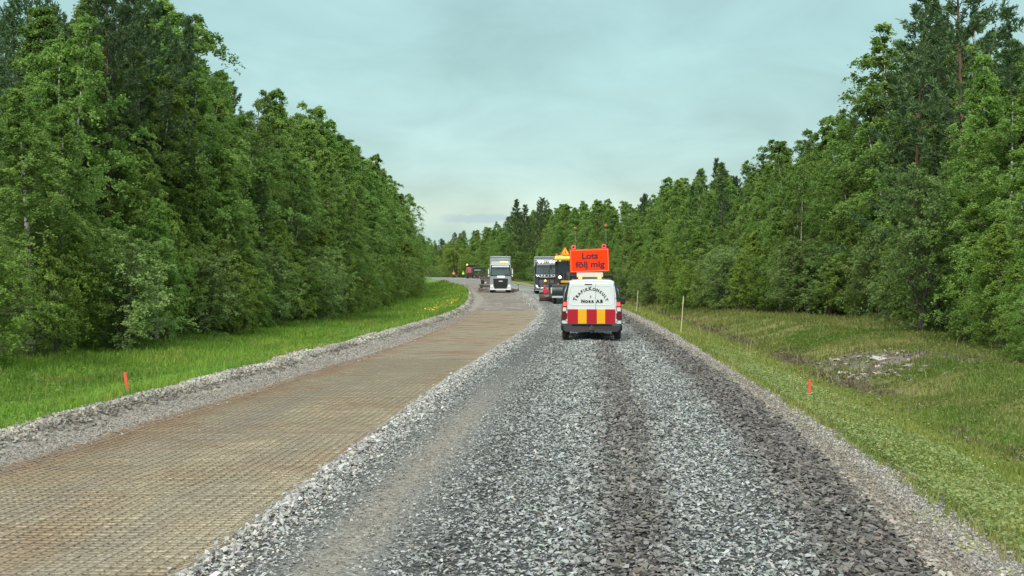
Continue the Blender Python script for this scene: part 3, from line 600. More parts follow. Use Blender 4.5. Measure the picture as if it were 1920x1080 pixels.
KIND = {
 'birch': [branchy(200 + i, 10, [2.5, 2.1, 2.9, 2.3, 2.6][i], 84, .05, pb, pu, .5, 8, 118, .078, .19, 'leaf', (b_birch, m_birch), [1, 1, 2, 1, 3][i], 1.5) for i in range(5)],
 'small_birch': [branchy(230 + i, 5, 1.55, 52, .03, pb, pu, .2, 7, 80, .068, .13, 'leaf', (b_grey, m_young), 1, 1.1) for i in range(3)],
 'bush': [branchy(250 + i, 4, 1.9, 60, .04, pbush, lambda t: .35 + .6 * t, .15, 8, 66, .07, .14, 'leaf', (b_grey, m_aspen), 4) for i in range(2)],
 'pine': [branchy(270 + i, 13, 2.3, 64, [.38, .12, .25][i], pp if i != 1 else ps, lambda t: .15 + .6 * t, -.2, 8, 50, .17, .17, 'pine', (b_pine, m_pine)) for i in range(3)],
 'spruce': [branchy(290 + i, 11, 1.7, 95, .05, ps, lambda t: -.12 + .35 * t, .25, 7, 46, .13, .16, 'spruce', (b_grey, m_spruce)) for i in range(2)],
}
HREF = {'birch': 10, 'small_birch': 5, 'bush': 4, 'pine': 13, 'spruce': 11}
for o in [o for o in COL.objects if o.name.startswith('trunk')]: bpy.data.objects.remove(o)
NAME = {'birch': 'birch_tree', 'small_birch': 'young_birch', 'bush': 'willow_bush', 'pine': 'pine_tree', 'spruce': 'spruce_tree'}
CATN = {'birch': 'birch', 'small_birch': 'young birch', 'bush': 'bush', 'pine': 'pine', 'spruce': 'spruce'}
def plant(kind, x, y, h, label, group, wide=1.0, var=None):
    vs = KIND[kind]; wood, leaf = vs[random.randrange(len(vs)) if var is None else var]
    e = empty(NAME[kind], (x, y, float(zterr(A([x]), A([y]))[0])), random.random() * 6.28, label=label, cat=CATN[kind], group=group)
    s = h / HREF[kind]; e.scale = (s * wide, s * wide, s)
    for nm, me in (('trunk', wood), ('crown', leaf)):
        o = bpy.data.objects.new(nm, me); COL.objects.link(o); o.parent = e
    return e
SKX = [-900, 0, 370, 385, 420, 440, 500, 570, 620, 650, 690, 740, 765, 790, 806, 812, 830, 880, 930, 960, 1050, 1130, 1200, 1260, 1350, 1440, 1510, 1590, 1620, 1660, 1700, 1760, 1850, 1920, 2600]
SKY = [-150, -70, 0, 90, 140, 165, 168, 160, 190, 215, 250, 290, 340, 395, 448, 455, 443, 430, 418, 385, 378, 372, 368, 330, 300, 288, 212, 205, 180, 110, 10, -10, 20, 40, -60]
def hcap(x, y, gz): px = 960 + 2000 * x / y; return CAMZ + (516 - np.interp(px, SKX, SKY)) / 2000 * y - gz
LZ = [(110, 'at the left picture edge'), (230, 'left of the orange stake'), (350, 'above the left orange stake'), (450, 'below the tallest left skyline birches'), (540, 'where the left skyline dips'), (620, 'under the left skyline hump'), (690, 'right of the left skyline hump'), (745, 'on the falling left skyline'), (785, 'near the end of the left wood'), (825, 'where the left wood meets the bend'), (880, 'behind the two road workers'), (930, 'behind the red lorry'), (985, 'behind the white lorry'), (1050, 'behind the dark blue lorry'), (1150, 'behind the orange sign'), (1200, 'just right of the van'), (1255, 'behind the far snow pole'), (1310, 'behind the nearer snow pole'), (1390, 'right of the snow poles'), (1470, 'left of the right orange stake'), (1560, 'above the right orange stake'), (1640, 'left of the rock patch'), (1740, 'above the rock patch'), (1830, 'under the open tall pine'), (9999, 'at the right picture edge')]
def zone(y): return 'near' if y < 45 else ('middle' if y < 100 else 'far')
def row(side, setb, y0, y1, step, grow, mix, lo, hi, rowname, jit=.8, hmin=2.5, hmax=17):
    y = y0
    while y < y1:
        yy = y + random.uniform(-.35, .35) * step; T = float(tL(yy) if side < 0 else tR(yy)); x = T + side * (setb + random.uniform(-jit, jit))
        gz = float(zterr(A([x]), A([yy]))[0]); cap = hcap(x, yy, gz); k = random.choices([m[0] for m in mix], [m[1] for m in mix])[0]
        h = cap * random.uniform(lo, hi)
        if False: pass
        if k == 'bush': h = min(h, random.uniform(2.2, 4.2))
        elif k == 'small_birch': h = min(h, random.uniform(3.2, 6.5))
        elif k in ('pine', 'spruce'): h *= random.uniform(.92, 1.06)
        h = max(hmin, min(hmax, h)); sn = 'left' if side < 0 else 'right'; z = zone(yy)
        adj = {'birch': 'leafy birch', 'small_birch': 'young bright birch', 'bush': 'low willow bush', 'pine': 'dark pine', 'spruce': 'narrow spruce'}[k]
        pxx = 960 + 2000 * x / yy
        if pxx < -80 or pxx > 2000: y += step + grow * y; continue
        lab = '%s, %s, %s' % (adj, {'front edge': 'at the forest edge', 'front rank': 'in the front rank', 'second rank': 'in the second rank', 'back': 'at the back', 'depth': 'deep in the wood'}[rowname], next(t for lim, t in LZ if pxx < lim))
        if k == 'pine' and rowname != 'depth' and (side < 0 and pxx > 390 or side > 0 and 1000 < pxx < 1560) and random.random() < .6: k = 'birch'; lab = lab.replace('dark pine', 'leafy birch')
        if not (side > 0 and abs(x - 15.4) < 3.4 and 33.5 < yy < 43.5 and rowname in ('front edge', 'front rank') and 960 + 2000 * (x / yy) < 1850):
            plant(k, x, yy, h, lab, 'trees: ' + lab, random.uniform(.85, 1.2) if k not in ('pine', 'spruce') else 1)
        y += step + grow * y
for side, y1 in ((-1, 235), (1, 470)):
    row(side, .2, 19, y1, 1.25, .013, (('small_birch', 5), ('bush', 3), ('birch', 1)), .25, .45, 'front edge', .7, 2.2, 6)
    row(side, 2.0, 19, y1, 1.9, .019, (('birch', 7), ('small_birch', 2), ('spruce', .4)), .5, .78, 'front rank', .8, 4)
    row(side, 4.4, 18, y1, 2.1, .021, (('birch', 8), ('pine', .8), ('spruce', .7)), .75, .97, 'second rank', 1, 6)
    row(side, 7.5, 18, y1, 2.6, .023, (('birch', 6 if side < 0 else 4), ('pine', 1.5 if side < 0 else 2.5), ('spruce', 1)), .88, 1.0, 'back', 1.2, 7)
    row(side, 11.5, 20, min(y1, 300), 3.6, .028, (('birch', 2.5), ('pine', 2.4), ('spruce', 1.6)), .85, .99, 'back', 1.6, 7)
    row(side, 17, 24, min(y1, 240), 5, .03, (('birch', 1.5), ('pine', 2), ('spruce', 2.5)), .8, .95, 'depth', 2.5, 6)
# the far forest closing the bend
for i in range(46):
    y = 470 + random.random() * 90; x = -150 + i * 5.2 + random.uniform(-2, 2)
    kd = random.choice(['spruce', 'pine', 'birch']); plant(kd, x, y, random.uniform(15, 19), 'tall ' + kd + ' of the distant forest closing off the bend', kd + ' trees of the distant forest beyond the bend', 1.3)
# trees that stand out
def bypx(px, d): return (px - 960) / 2000 * d
plant('bush', bypx(1728, 40.5), 40.5, 5.9, 'large rounded pale green willow at the right forest edge above the rock patch', 'large roadside willow', .82, 0)
KIND['lone'] = [(KIND['bush'][1][0], KIND['bush'][1][1].copy())]; KIND['lone'][0][1].materials[0] = leaf_mat('bright_leaf', (.18, .30, .055), (.36, .50, .12)); HREF['lone'] = 4; NAME['lone'] = 'round_tree'; CATN['lone'] = 'tree'
plant('lone', bypx(853, 345), 345, 10.6, 'rounded bright green tree standing alone in the distance above the workers', 'lone far tree', 1.3, 0)
plant('pine', bypx(1712, 50), 50, 16.2, 'very tall dense pine whose tip reaches the top of the picture on the right', 'tall pines on the right', 1.15, 1)
plant('pine', bypx(1812, 46), 46, 16.3, 'tall open pine with bare trunk showing above the birches on the far right', 'tall pines on the right', 1.1, 0)
plant('spruce', bypx(1886, 42), 42, 12.6, 'slim spruce with pointed top beside the tall open pine on the right', 'slim spruce on the right', 1, 0)
plant('pine', bypx(1625, 60), 60, 12.6, 'blue green pine stepping down from the very tall right pine', 'tall pines on the right', 1.0, 1)
plant('pine', bypx(278, 43), 43, 14.6, 'tall dark pine rising behind the birches at the upper left', 'tall pines on the left', 1, 0)
plant('pine', bypx(196, 40), 40, 13.9, 'pine with bare orange trunk between the upper left birches', 'tall pines on the left', 1.0, 0)
plant('pine', bypx(340, 47), 47, 13.6, 'narrow dark pine just behind the left skyline birch', 'tall pines on the left', .8, 1)
plant('pine', bypx(962, 235), 235, 17.6, 'dense dark pine standing tallest above the white lorry', 'pines above the white lorry', 1.5, 1)
plant('pine', bypx(980, 243), 243, 17, 'dense dark pine just right of the tallest one above the white lorry', 'pines above the white lorry', 1.5, 1)
plant('birch', bypx(950, 225), 225, 11, 'rounded birch below the tallest pine above the white lorry', 'birch under the far pines', 1.5, 2)
plant('pine', bypx(1010, 225), 225, 17.0, 'dark pine standing above the dark blue lorry', 'pines above the white lorry', 1.4, 2)
plant('birch', bypx(1848, 41), 41, 10.5, 'light green birch with a thin white trunk at the right picture edge', 'white stemmed birch', .8, 1)

# several alike trees in one spot are told apart by their distance
ORDN = ['nearest', 'second nearest', 'third nearest', 'fourth nearest', 'fifth nearest', 'sixth nearest', 'seventh nearest', 'eighth nearest', 'ninth nearest', 'tenth nearest', 'eleventh nearest', 'twelfth nearest', 'thirteenth nearest', 'fourteenth nearest', 'fifteenth nearest', 'sixteenth nearest', 'seventeenth nearest', 'eighteenth nearest']
byl = {}
for o in COL.objects:
    if o.parent is None and o.name.split('.')[0] in ('birch_tree', 'young_birch', 'willow_bush', 'pine_tree', 'spruce_tree') and o.get('label') and 'distant' not in o['label']: byl.setdefault(o['label'], []).append(o)
for lab, os_ in byl.items():
    if len(os_) > 1:
        os_.sort(key=lambda o: o.location.y)
        for i, o in enumerate(os_): o['label'] = ('farthest' if i == len(os_) - 1 else (ORDN[i] if i < 18 else 'middle')) + ' ' + lab

# ------------------------------------------------------------------ vehicle materials
M_ = dict(
 white=mat('white_paint', (.68, .72, .71), .28, var=.04, scale=2, coat=.4, dirt=.5, dirtz=.42),
 wplain=mat('white_panel', (.68, .71, .70), .4, var=.06),
 black=mat('black_plastic', (.010, .012, .015), .6, var=.2, dirt=.16, dirtz=.3),
 rubber=mat('rubber', (.02, .02, .02), .85, var=.3, bump=.3, dirt=.35, dirtz=.35),
 glass=mat('dark_glass', (.012, .016, .018), .06, var=0, spec=.8),
 wind=mat('windscreen_glass', (.09, .13, .14), .05, var=.2, scale=1.5, spec=1.0),
 tail=mat('red_lens', (.10, .005, .007), .2, var=0, spec=.7),
 taillit=mat('red_lamp_lit', (.9, .06, .05), .2, var=0, emit=1.6),
 clear=mat('clear_lens', (.62, .62, .60), .15, var=0, spec=.8),
 red=mat('reflex_red', (.42, .006, .02), .35, var=.08), yellow=mat('reflex_yellow', (.80, .42, .006), .35, var=.06),
 orange=mat('fluorescent_orange', (.95, .042, .003), .6, var=.03, emit=.12, spec=.12),
 ink=mat('sign_ink', (.10, .006, .02), .5, var=0), letter=mat('black_letter', (.015, .016, .018), .5, var=0),
 amber=mat('amber_lit', (1, .50, .10), .3, var=0, emit=1.2), amberoff=mat('amber_lens', (.36, .12, .045), .3, var=.1),
 lamp=mat('lamp_lit', (1, .93, .78), .3, var=0, emit=2.2), ringred=mat('warning_ring', (.85, .06, .05), .4, var=.05, emit=.25),
 steel=mat('steel', (.50, .50, .49), .35, .85, var=.15), chrome=mat('chrome', (.80, .82, .83), .15, 1, var=.05),
 alu=mat('tipper_aluminium', (.40, .44, .45), .42, .35, var=.12, scale=3, dirt=.3, dirtz=.9), greyp=mat('grey_paint', (.30, .34, .35), .4, var=.1),
 beige=mat('beige_plastic', (.60, .57, .50), .5, var=.06), darkblue=mat('dark_blue_paint', (.035, .048, .075), .3, var=.15, coat=.5, dirt=.6, dirtz=.9),
 machine=mat('machine_yellow', (.70, .40, .02), .4, var=.12, dirt=.4, dirtz=.7), frame=mat('chassis_black', (.028, .027, .026), .7, var=.3, dirt=.6, dirtz=.9),
 blade=mat('worn_blade', (.085, .10, .105), .4, .5, var=.35, scale=4), edge=mat('cutting_edge', (.42, .48, .47), .3, .6, var=.2), rusty=mat('rusty_blade', (.115, .07, .05), .75, var=.4, scale=4),
 redm=mat('machine_red', (.42, .03, .03), .45, var=.15, dirt=.3, dirtz=.6), green=mat('dark_green_paint', (.02, .05, .035), .5, var=.2, dirt=.4, dirtz=.8),
 dusty=mat('dusty_grey', (.20, .18, .16), .8, var=.3), skin=mat('skin', (.50, .30, .22), .6, var=.05), trousers=mat('dark_trousers', (.025, .03, .045), .8, var=.2),
 hiorange=mat('hi_vis_orange', (.95, .16, .04), .7, var=.08, emit=.1), hiyellow=mat('hi_vis_yellow', (.55, .80, .10), .7, var=.08, emit=.08), refl=mat('reflective_tape', (.72, .74, .72), .35, var=0),
 wood=mat('stake_wood', (.50, .42, .30), .8, var=.2), stake=mat('stake_orange', (.75, .11, .05), .6, var=.12), pole=mat('pole_wood', (.55, .52, .34), .8, var=.15),
 triy=mat('sign_yellow', (.95, .52, .03), .4, var=.03, emit=.15), trir=mat('sign_red', (.75, .06, .03), .4, var=.03), visor=mat('visor_white', (.80, .83, .83), .3, var=.05), plate=mat('number_plate', (.75, .75, .72), .4, var=.05),
)
def wheel(parent, x, y, r, w, rim=None, side=1, hub=None):
    b = MB(); rings = []
    for (rr, dx) in ((r * .62, -.5), (r * .93, -.5), (r, -.36), (r, .36), (r * .93, .5), (r * .62, .5)):
        rings.append([(x + dx * w, y + rr * math.cos(t), r + rr * math.sin(t)) for t in [2 * math.pi * i / 28 for i in range(28)]])
    b.loft(rings)
    for i in range(28):       # tread blocks
        t = 2 * math.pi * (i + .5) / 28; b.box((x, y + r * math.cos(t), r + r * math.sin(t)), (w * .8, .05 * r * 2, .03), rot=(t + math.pi / 2, 0, 0))
    wh = b.build('wheel', M_['rubber'], parent)
    c = MB(); c.cyl((x, y, r), r * .6, w * .9, 'x', 24); c.cyl((x + side * w * .42, y, r), r * .22, w * .3, 'x', 12)
    for i in range(8): t = i * math.pi / 4; c.cyl((x + side * w * .46, y + r * .36 * math.cos(t), r + r * .36 * math.sin(t)), r * .05, .04, 'x', 6)
    c.build('rim', rim or M_['steel'], wh); return wh

# ------------------------------------------------------------------ the pilot van
def van():
    x0, y0 = 2.39, 32.0; e = empty('pilot_van', (x0, y0, float(zroad(A([x0]), A([y0]))[0]) + .015), -.065, label='white pilot van with orange follow me sign on its roof and striped rear doors', cat='van')
    def ring(y, hw, zt, rw, zb=.30, waist=None):
        """half widths up the side: sill, waist, shoulder, cant rail, roof"""
        w = hw
        R = [(w * .93, zb), (w * .985, zb + .10), (w, .62), (w * .995, .82), (w * .965, 1.08), (w * (.965 + rw) / 2 * 1.0 + .012, zb + (zt - zb) * .80), (w * rw + .02, zt - .16), (w * rw - .03, zt - .06), (w * rw - .12, zt - .015), (w * rw * .5, zt), (0, zt + .008)]
        return [(a, y, z) for a, z in R] + [(-a, y, z) for a, z in R[::-1][1:]]
    b = MB()
    st = [(.05, .885, 1.775, .745), (.10, .90, 1.80, .76), (.5, .912, 1.815, .775), (1.6, .915, 1.825, .78), (2.6, .915, 1.80, .775), (2.95, .912, 1.72, .76)]
    b.loft([ring(y, hw, zt, rw) for y, hw, zt, rw in st])
    # bonnet
    def hood(y, hw, zt): return [(hw * .93, y, .24), (hw, y, .5), (hw, y, .8), (hw * .97, y, zt - .12), (hw * .86, y, zt - .02), (0, y, zt), (-hw * .86, y, zt - .02), (-hw * .97, y, zt - .12), (-hw, y, .8), (-hw, y, .5), (-hw * .93, y, .24)]
    b.loft([hood(2.9, .912, 1.18), hood(3.4, .90, 1.13), hood(3.9, .86, 1.0), hood(4.22, .74, .82), hood(4.28, .66, .66)])
    b.build('body', M_['white'], e)
    # cabin glass in front
    g = MB(); g.loft([[(.70, 2.98, 1.68), (-.70, 2.98, 1.68), (-.80, 3.62, 1.13), (.80, 3.62, 1.13)], [(.68, 2.90, 1.66), (-.68, 2.90, 1.66), (-.78, 3.5, 1.05), (.78, 3.5, 1.05)]], smooth=False); g.build('windscreen', M_['glass'], e)
    for s in (-1, 1):
        g = MB(); g.prism([(2.0, 1.12), (3.15, 1.12), (2.86, 1.56), (2.02, 1.60)], s * .80, s * .905, 'x', .012); g.build('side_window', M_['glass'], e)
    # dark corner strip running down beside each door, with the tail lamp below it
    for s in (-1, 1):
        c = MB()
        A_ = [(s * .672, 1.745), (s * .70, 1.73), (s * .80, 1.42), (s * .862, 1.12), (s * .872, 1.10), (s * .752, 1.10), (s * .722, 1.40)]
        c.prism(A_, .028, .16, 'y', .006); c.build('corner_pillar', M_['glass'], e)
        l = MB(); l.prism([(s * .735, .60), (s * .742, 1.17), (s * .868, 1.17), (s * .90, .85), (s * .905, .60)], .015, .2, 'y', .012); tl = l.build('tail_lamp', M_['tail'], e)
        q = MB(); q.prism([(s * .755, 1.02), (s * .757, 1.13), (s * .845, 1.13), (s * .858, 1.02)], .003, .04, 'y', .004); q.build('brake_light', M_['taillit'], tl)
        q = MB(); q.prism([(s * .755, .86), (s * .756, .975), (s * .862, .975), (s * .872, .86)], .004, .04, 'y', .004); q.build('reversing_light', M_['clear'], tl)
    # rear doors: two leaves of unequal width
    lx = .125
    def door(xa0, xa1, xb0, xb1):
        d = MB(); d.prism([(xa0, .50), (xb0, .50), (xb1, 1.70), (xa1, 1.70)], .012, .10, 'y', .02); return d
    d1 = door(-.735, -.655, lx - .006, lx - .006); d2 = door(lx + .006, lx + .006, .735, .655)
    D1 = d1.build('rear_door', M_['white'], e); D2 = d2.build('rear_door', M_['white'], e)
    # pressed window blank outline across both leaves (bead)
    def bead(pts, parent):
        t = MB(); t.tube(pts, .009, 6); return t.build('pressed_bead', M_['white'], parent)
    def arc(cx, cz, r, a0, a1): return [(cx + r * math.cos(R_(a0 + (a1 - a0) * i / 6)), .010, cz + r * math.sin(R_(a0 + (a1 - a0) * i / 6))) for i in range(7)]
    bead([(lx - .02, .010, 1.63)] + arc(-.54, 1.53, .10, 90, 180) + arc(-.59, 1.17, .12, 180, 270) + [(lx - .02, .010, 1.05)], D1)
    bead([(lx + .02, .010, 1.63)] + arc(.50, 1.53, .10, 90, 0) + arc(.56, 1.17, .12, 360, 270) + [(lx + .02, .010, 1.05)], D2)
    h = MB(); h.prism([(-.215, 1.685), (.015, 1.685), (.0, 1.655), (-.2, 1.655)], -.004, .02, 'y', .004); h.build('third_brake_light', M_['black'], e)
    for s in (-1, 1):
        for z in (.60, .83, 1.30):
            h = MB(); h.cyl((s * (.742 if z < 1 else .715), .0, z), .018, .06, 'z', 8); h.build('hinge', M_['wplain'], D1 if s < 0 else D2)
    # reflective red / yellow panel
    xs = [-.725, -.41, -.15, .155, .405, .705]
    for i in range(5):
        p = MB(); p.box(((xs[i] + xs[i + 1]) / 2, -.004, .705), (xs[i + 1] - xs[i] - .002, .018, .43)); p.build('warning_panel', M_['red'] if i % 2 == 0 else M_['yellow'], e, label='dark red reflective panel' if i % 2 == 0 else 'yellow reflective panel')
    # lettering
    t = MB(); word = 'TrafikKonsult'; n = len(word); adv = {'T': 1.0, 'r': .88, 'a': .95, 'f': .85, 'i': .48, 'k': .95, 'K': 1.1, 'o': 1.08, 'n': 1.0, 's': .86, 'u': .98, 'l': .82, 't': .85}
    tot = sum(adv[c] for c in word); pos = 0; cx, cz, RX, RZ = -.02, .985, .465, .465
    for c in word:
        f = (pos + adv[c] / 2) / tot; pos += adv[c]; a = R_(163 - 146 * f); big = c in 'TK'; sz = .155 if big else .118
        M = Matrix.Translation((cx + RX * math.cos(a), .008, cz + .03 + RZ * math.sin(a) * 1.02)) @ Matrix.Rotation(math.pi / 2 - a, 4, 'Y') @ Matrix.Rotation(math.pi / 2, 4, 'X')
        t.text(c.upper(), sz, M, offset=.006)
    X = Matrix.Rotation(math.pi / 2, 4, 'X')
    t.text('I', .095, Matrix.Translation((-.03, .008, 1.265)) @ X, offset=.006)
    xx = -.32
    for c, sz, ad in (('N', .135, .115), ('O', .105, .102), ('R', .105, .088), ('R', .105, .088), (' ', .1, .055), ('A', .135, .115), ('B', .135, .10)):
        if c != ' ': t.text(c, sz, Matrix.Translation((xx + ad / 2, .008, 1.115)) @ X, offset=.0085)
        xx += ad
    t.build('lettering', M_['letter'], e)
    # bumper, plate recess, tow hitch
    b = MB(); b.loft([[(x * .92, y, .25), (x, y + .01, .31), (x * 1.005, y + .02, .42), (x * .985, y + .05, .49), (-x * .985, y + .05, .49), (-x * 1.005, y + .02, .42), (-x, y + .01, .31), (-x * .92, y, .25)] for x, y in ((.84, -.07), (.89, -.05), (.918, .05), (.922, .30))], smooth=True)
    b.box((0, -.068, .47), (1.2, .03, .03), .008); b.build('rear_bumper', M_['black'], e)
    h = MB(); h.box((-.0, -.05, .25), (.06, .16, .05), .01); h.tube([(0, -.10, .25), (0, -.17, .26), (0, -.18, .38)], .018, 8); h.sphere((0, -.18, .41), .032); h.box((.0, -.09, .34), (.14, .02, .09), .01); h.build('tow_hitch', M_['frame'], e)
    h = MB(); h.tube([(-.45, -.03, .22), (-.45, .7, .24)], .03, 8); h.build('exhaust', M_['steel'], e)
    # underbody and side trim
    u = MB(); u.box((0, 2.2, .31), (1.5, 3.8, .10), .03); 
    for s in (-1, 1): u.box((s * .912, 1.75, .58), (.02, 1.9, .10), .008)
    u.build('underbody', M_['black'], e)
    for s in (-1, 1):
        a = MB(); a.loft([[(s * .80, .66 + r * math.cos(R_(t)), .31 + r * math.sin(R_(t))) for t in range(-5, 186, 19)] + [(s * .921, .66 + r * math.cos(R_(t)), .31 + r * math.sin(R_(t))) for t in range(185, -6, -19)] for r in (.355, .40)], smooth=False)
        a.build('wheel_arch', M_['black'], e)
        wheel(e, s * .79, .66, .315, .20, side=s); wheel(e, s * .79, 3.35, .315, .20, side=s)
        m = MB(); m.box((s * 1.025, 2.83, 1.10), (.20, .10, .20), .045); m.tube([(s * .90, 2.87, 1.03), (s * .98, 2.86, 1.06)], .03, 8); mm = m.build('door_mirror', M_['black'], e)
        m = MB(); m.box((s * 1.03, 2.775, 1.10), (.15, .008, .15), .003); m.build('mirror_glass', M_['glass'], mm)
    # roof equipment
    r = MB()
    for y in (.55, 1.55, 2.35): r.tube([(-.66, y, 1.80), (-.66, y, 1.89), (.66, y, 1.89), (.66, y, 1.80)], .02, 8)
    for s in (-1, 1): r.tube([(s * .62, .3, 1.915), (s * .62, 2.5, 1.915)], .018, 8)
    r.box((.50, .5, 1.93), (.30, .30, .06), .02); r.box((-.56, .5, 1.92), (.24, .26, .05), .02)
    r.build('roof_rack', M_['black'], e)
    b = MB(); b.box((-.05, .45, 1.955), (.80, .30, .145), .025); lb = b.build('light_bar', M_['beige'], e)
    for x in (-.34, .24):
        a = MB(); a.box((x, .27, 1.855), (.11, .10, .045), .015); a.build('amber_flasher', M_['amber'], lb)
    # the sign
    tilt = R_(-1.9); TS = Matrix.Translation((-.065, .33, 2.385)) @ Matrix.Rotation(tilt, 4, 'Y')
    s = MB(); s.T = TS; s.box((0, .02, 0), (1.19, .07, .705), .012); sg = s.build('sign_board', mat('sign_back', (.55, .045, .01), .5, var=.1), e, label='orange sign board reading Lots följ mig')
    s = MB(); s.T = TS; s.box((0, -.024, 0), (1.165, .014, .68), .004); s.build('sign_face', M_['orange'], sg)
    s = MB(); s.T = TS
    for x in (-1, 1): s.box((x * .562, -.034, 0), (.012, .006, .646))
    for z in (-1, 1): s.box((0, -.034, z * .317), (1.112, .006, .012))
    s.build('sign_border', mat('border_tape', (.95, .30, .16), .4, var=.05), sg)
    t = MB(); t.text('Lots', .27, TS @ Matrix.Translation((.015, -.034, .055)) @ X, offset=.010, sx=1.06); t.build('sign_text', M_['ink'], sg)
    t = MB(); t.text('följ mig', .262, TS @ Matrix.Translation((.015, -.034, -.20)) @ X, offset=.010, sx=1.13); t.build('sign_text', M_['ink'], sg)
    for x in (-.47, .45):
        l = MB(); l.T = TS; rr = []
        for k in range(16):
            a = 2 * math.pi * k / 16; rr.append((x + .05 * math.cos(a), 0, .415 + .05 * math.sin(a)))
        l.tube(rr + rr[:1], .024, 8, cap=False); l.box((x, 0, .362), (.10, .05, .03), .008); rg = l.build('warning_lamp', M_['ringred'], sg)
        q = MB(); q.T = TS; q.cyl((x, .0, .415), .04, .03, 'y', 14); q.build('lamp_lens', M_['tail'], rg)
    for x, z in ((-.485, 3.36), (.44, 3.44)):
        w = MB(); w.tube([(x, .38, 2.40), (x + .005, .38, 2.75), (x - .012, .38, z - .05)], .006, 6); mast = w.build('beacon_mast', M_['steel'], e)
        w = MB(); w.cyl((x - .012, .38, z), .052, .08, 'z', 14, bev=.012); w.cyl((x - .012, .38, z - .055), .04, .03, 'z', 12, mi=1); w.build('beacon', [M_['amberoff'], M_['black']], mast)
    w = MB(); w.tube([(-.4, .4, 2.0), (-.4, .4, 2.5)], .02, 6); w.tube([(.35, .4, 2.0), (.35, .4, 2.5)], .02, 6); w.build('sign_bracket', M_['frame'], e)
van()

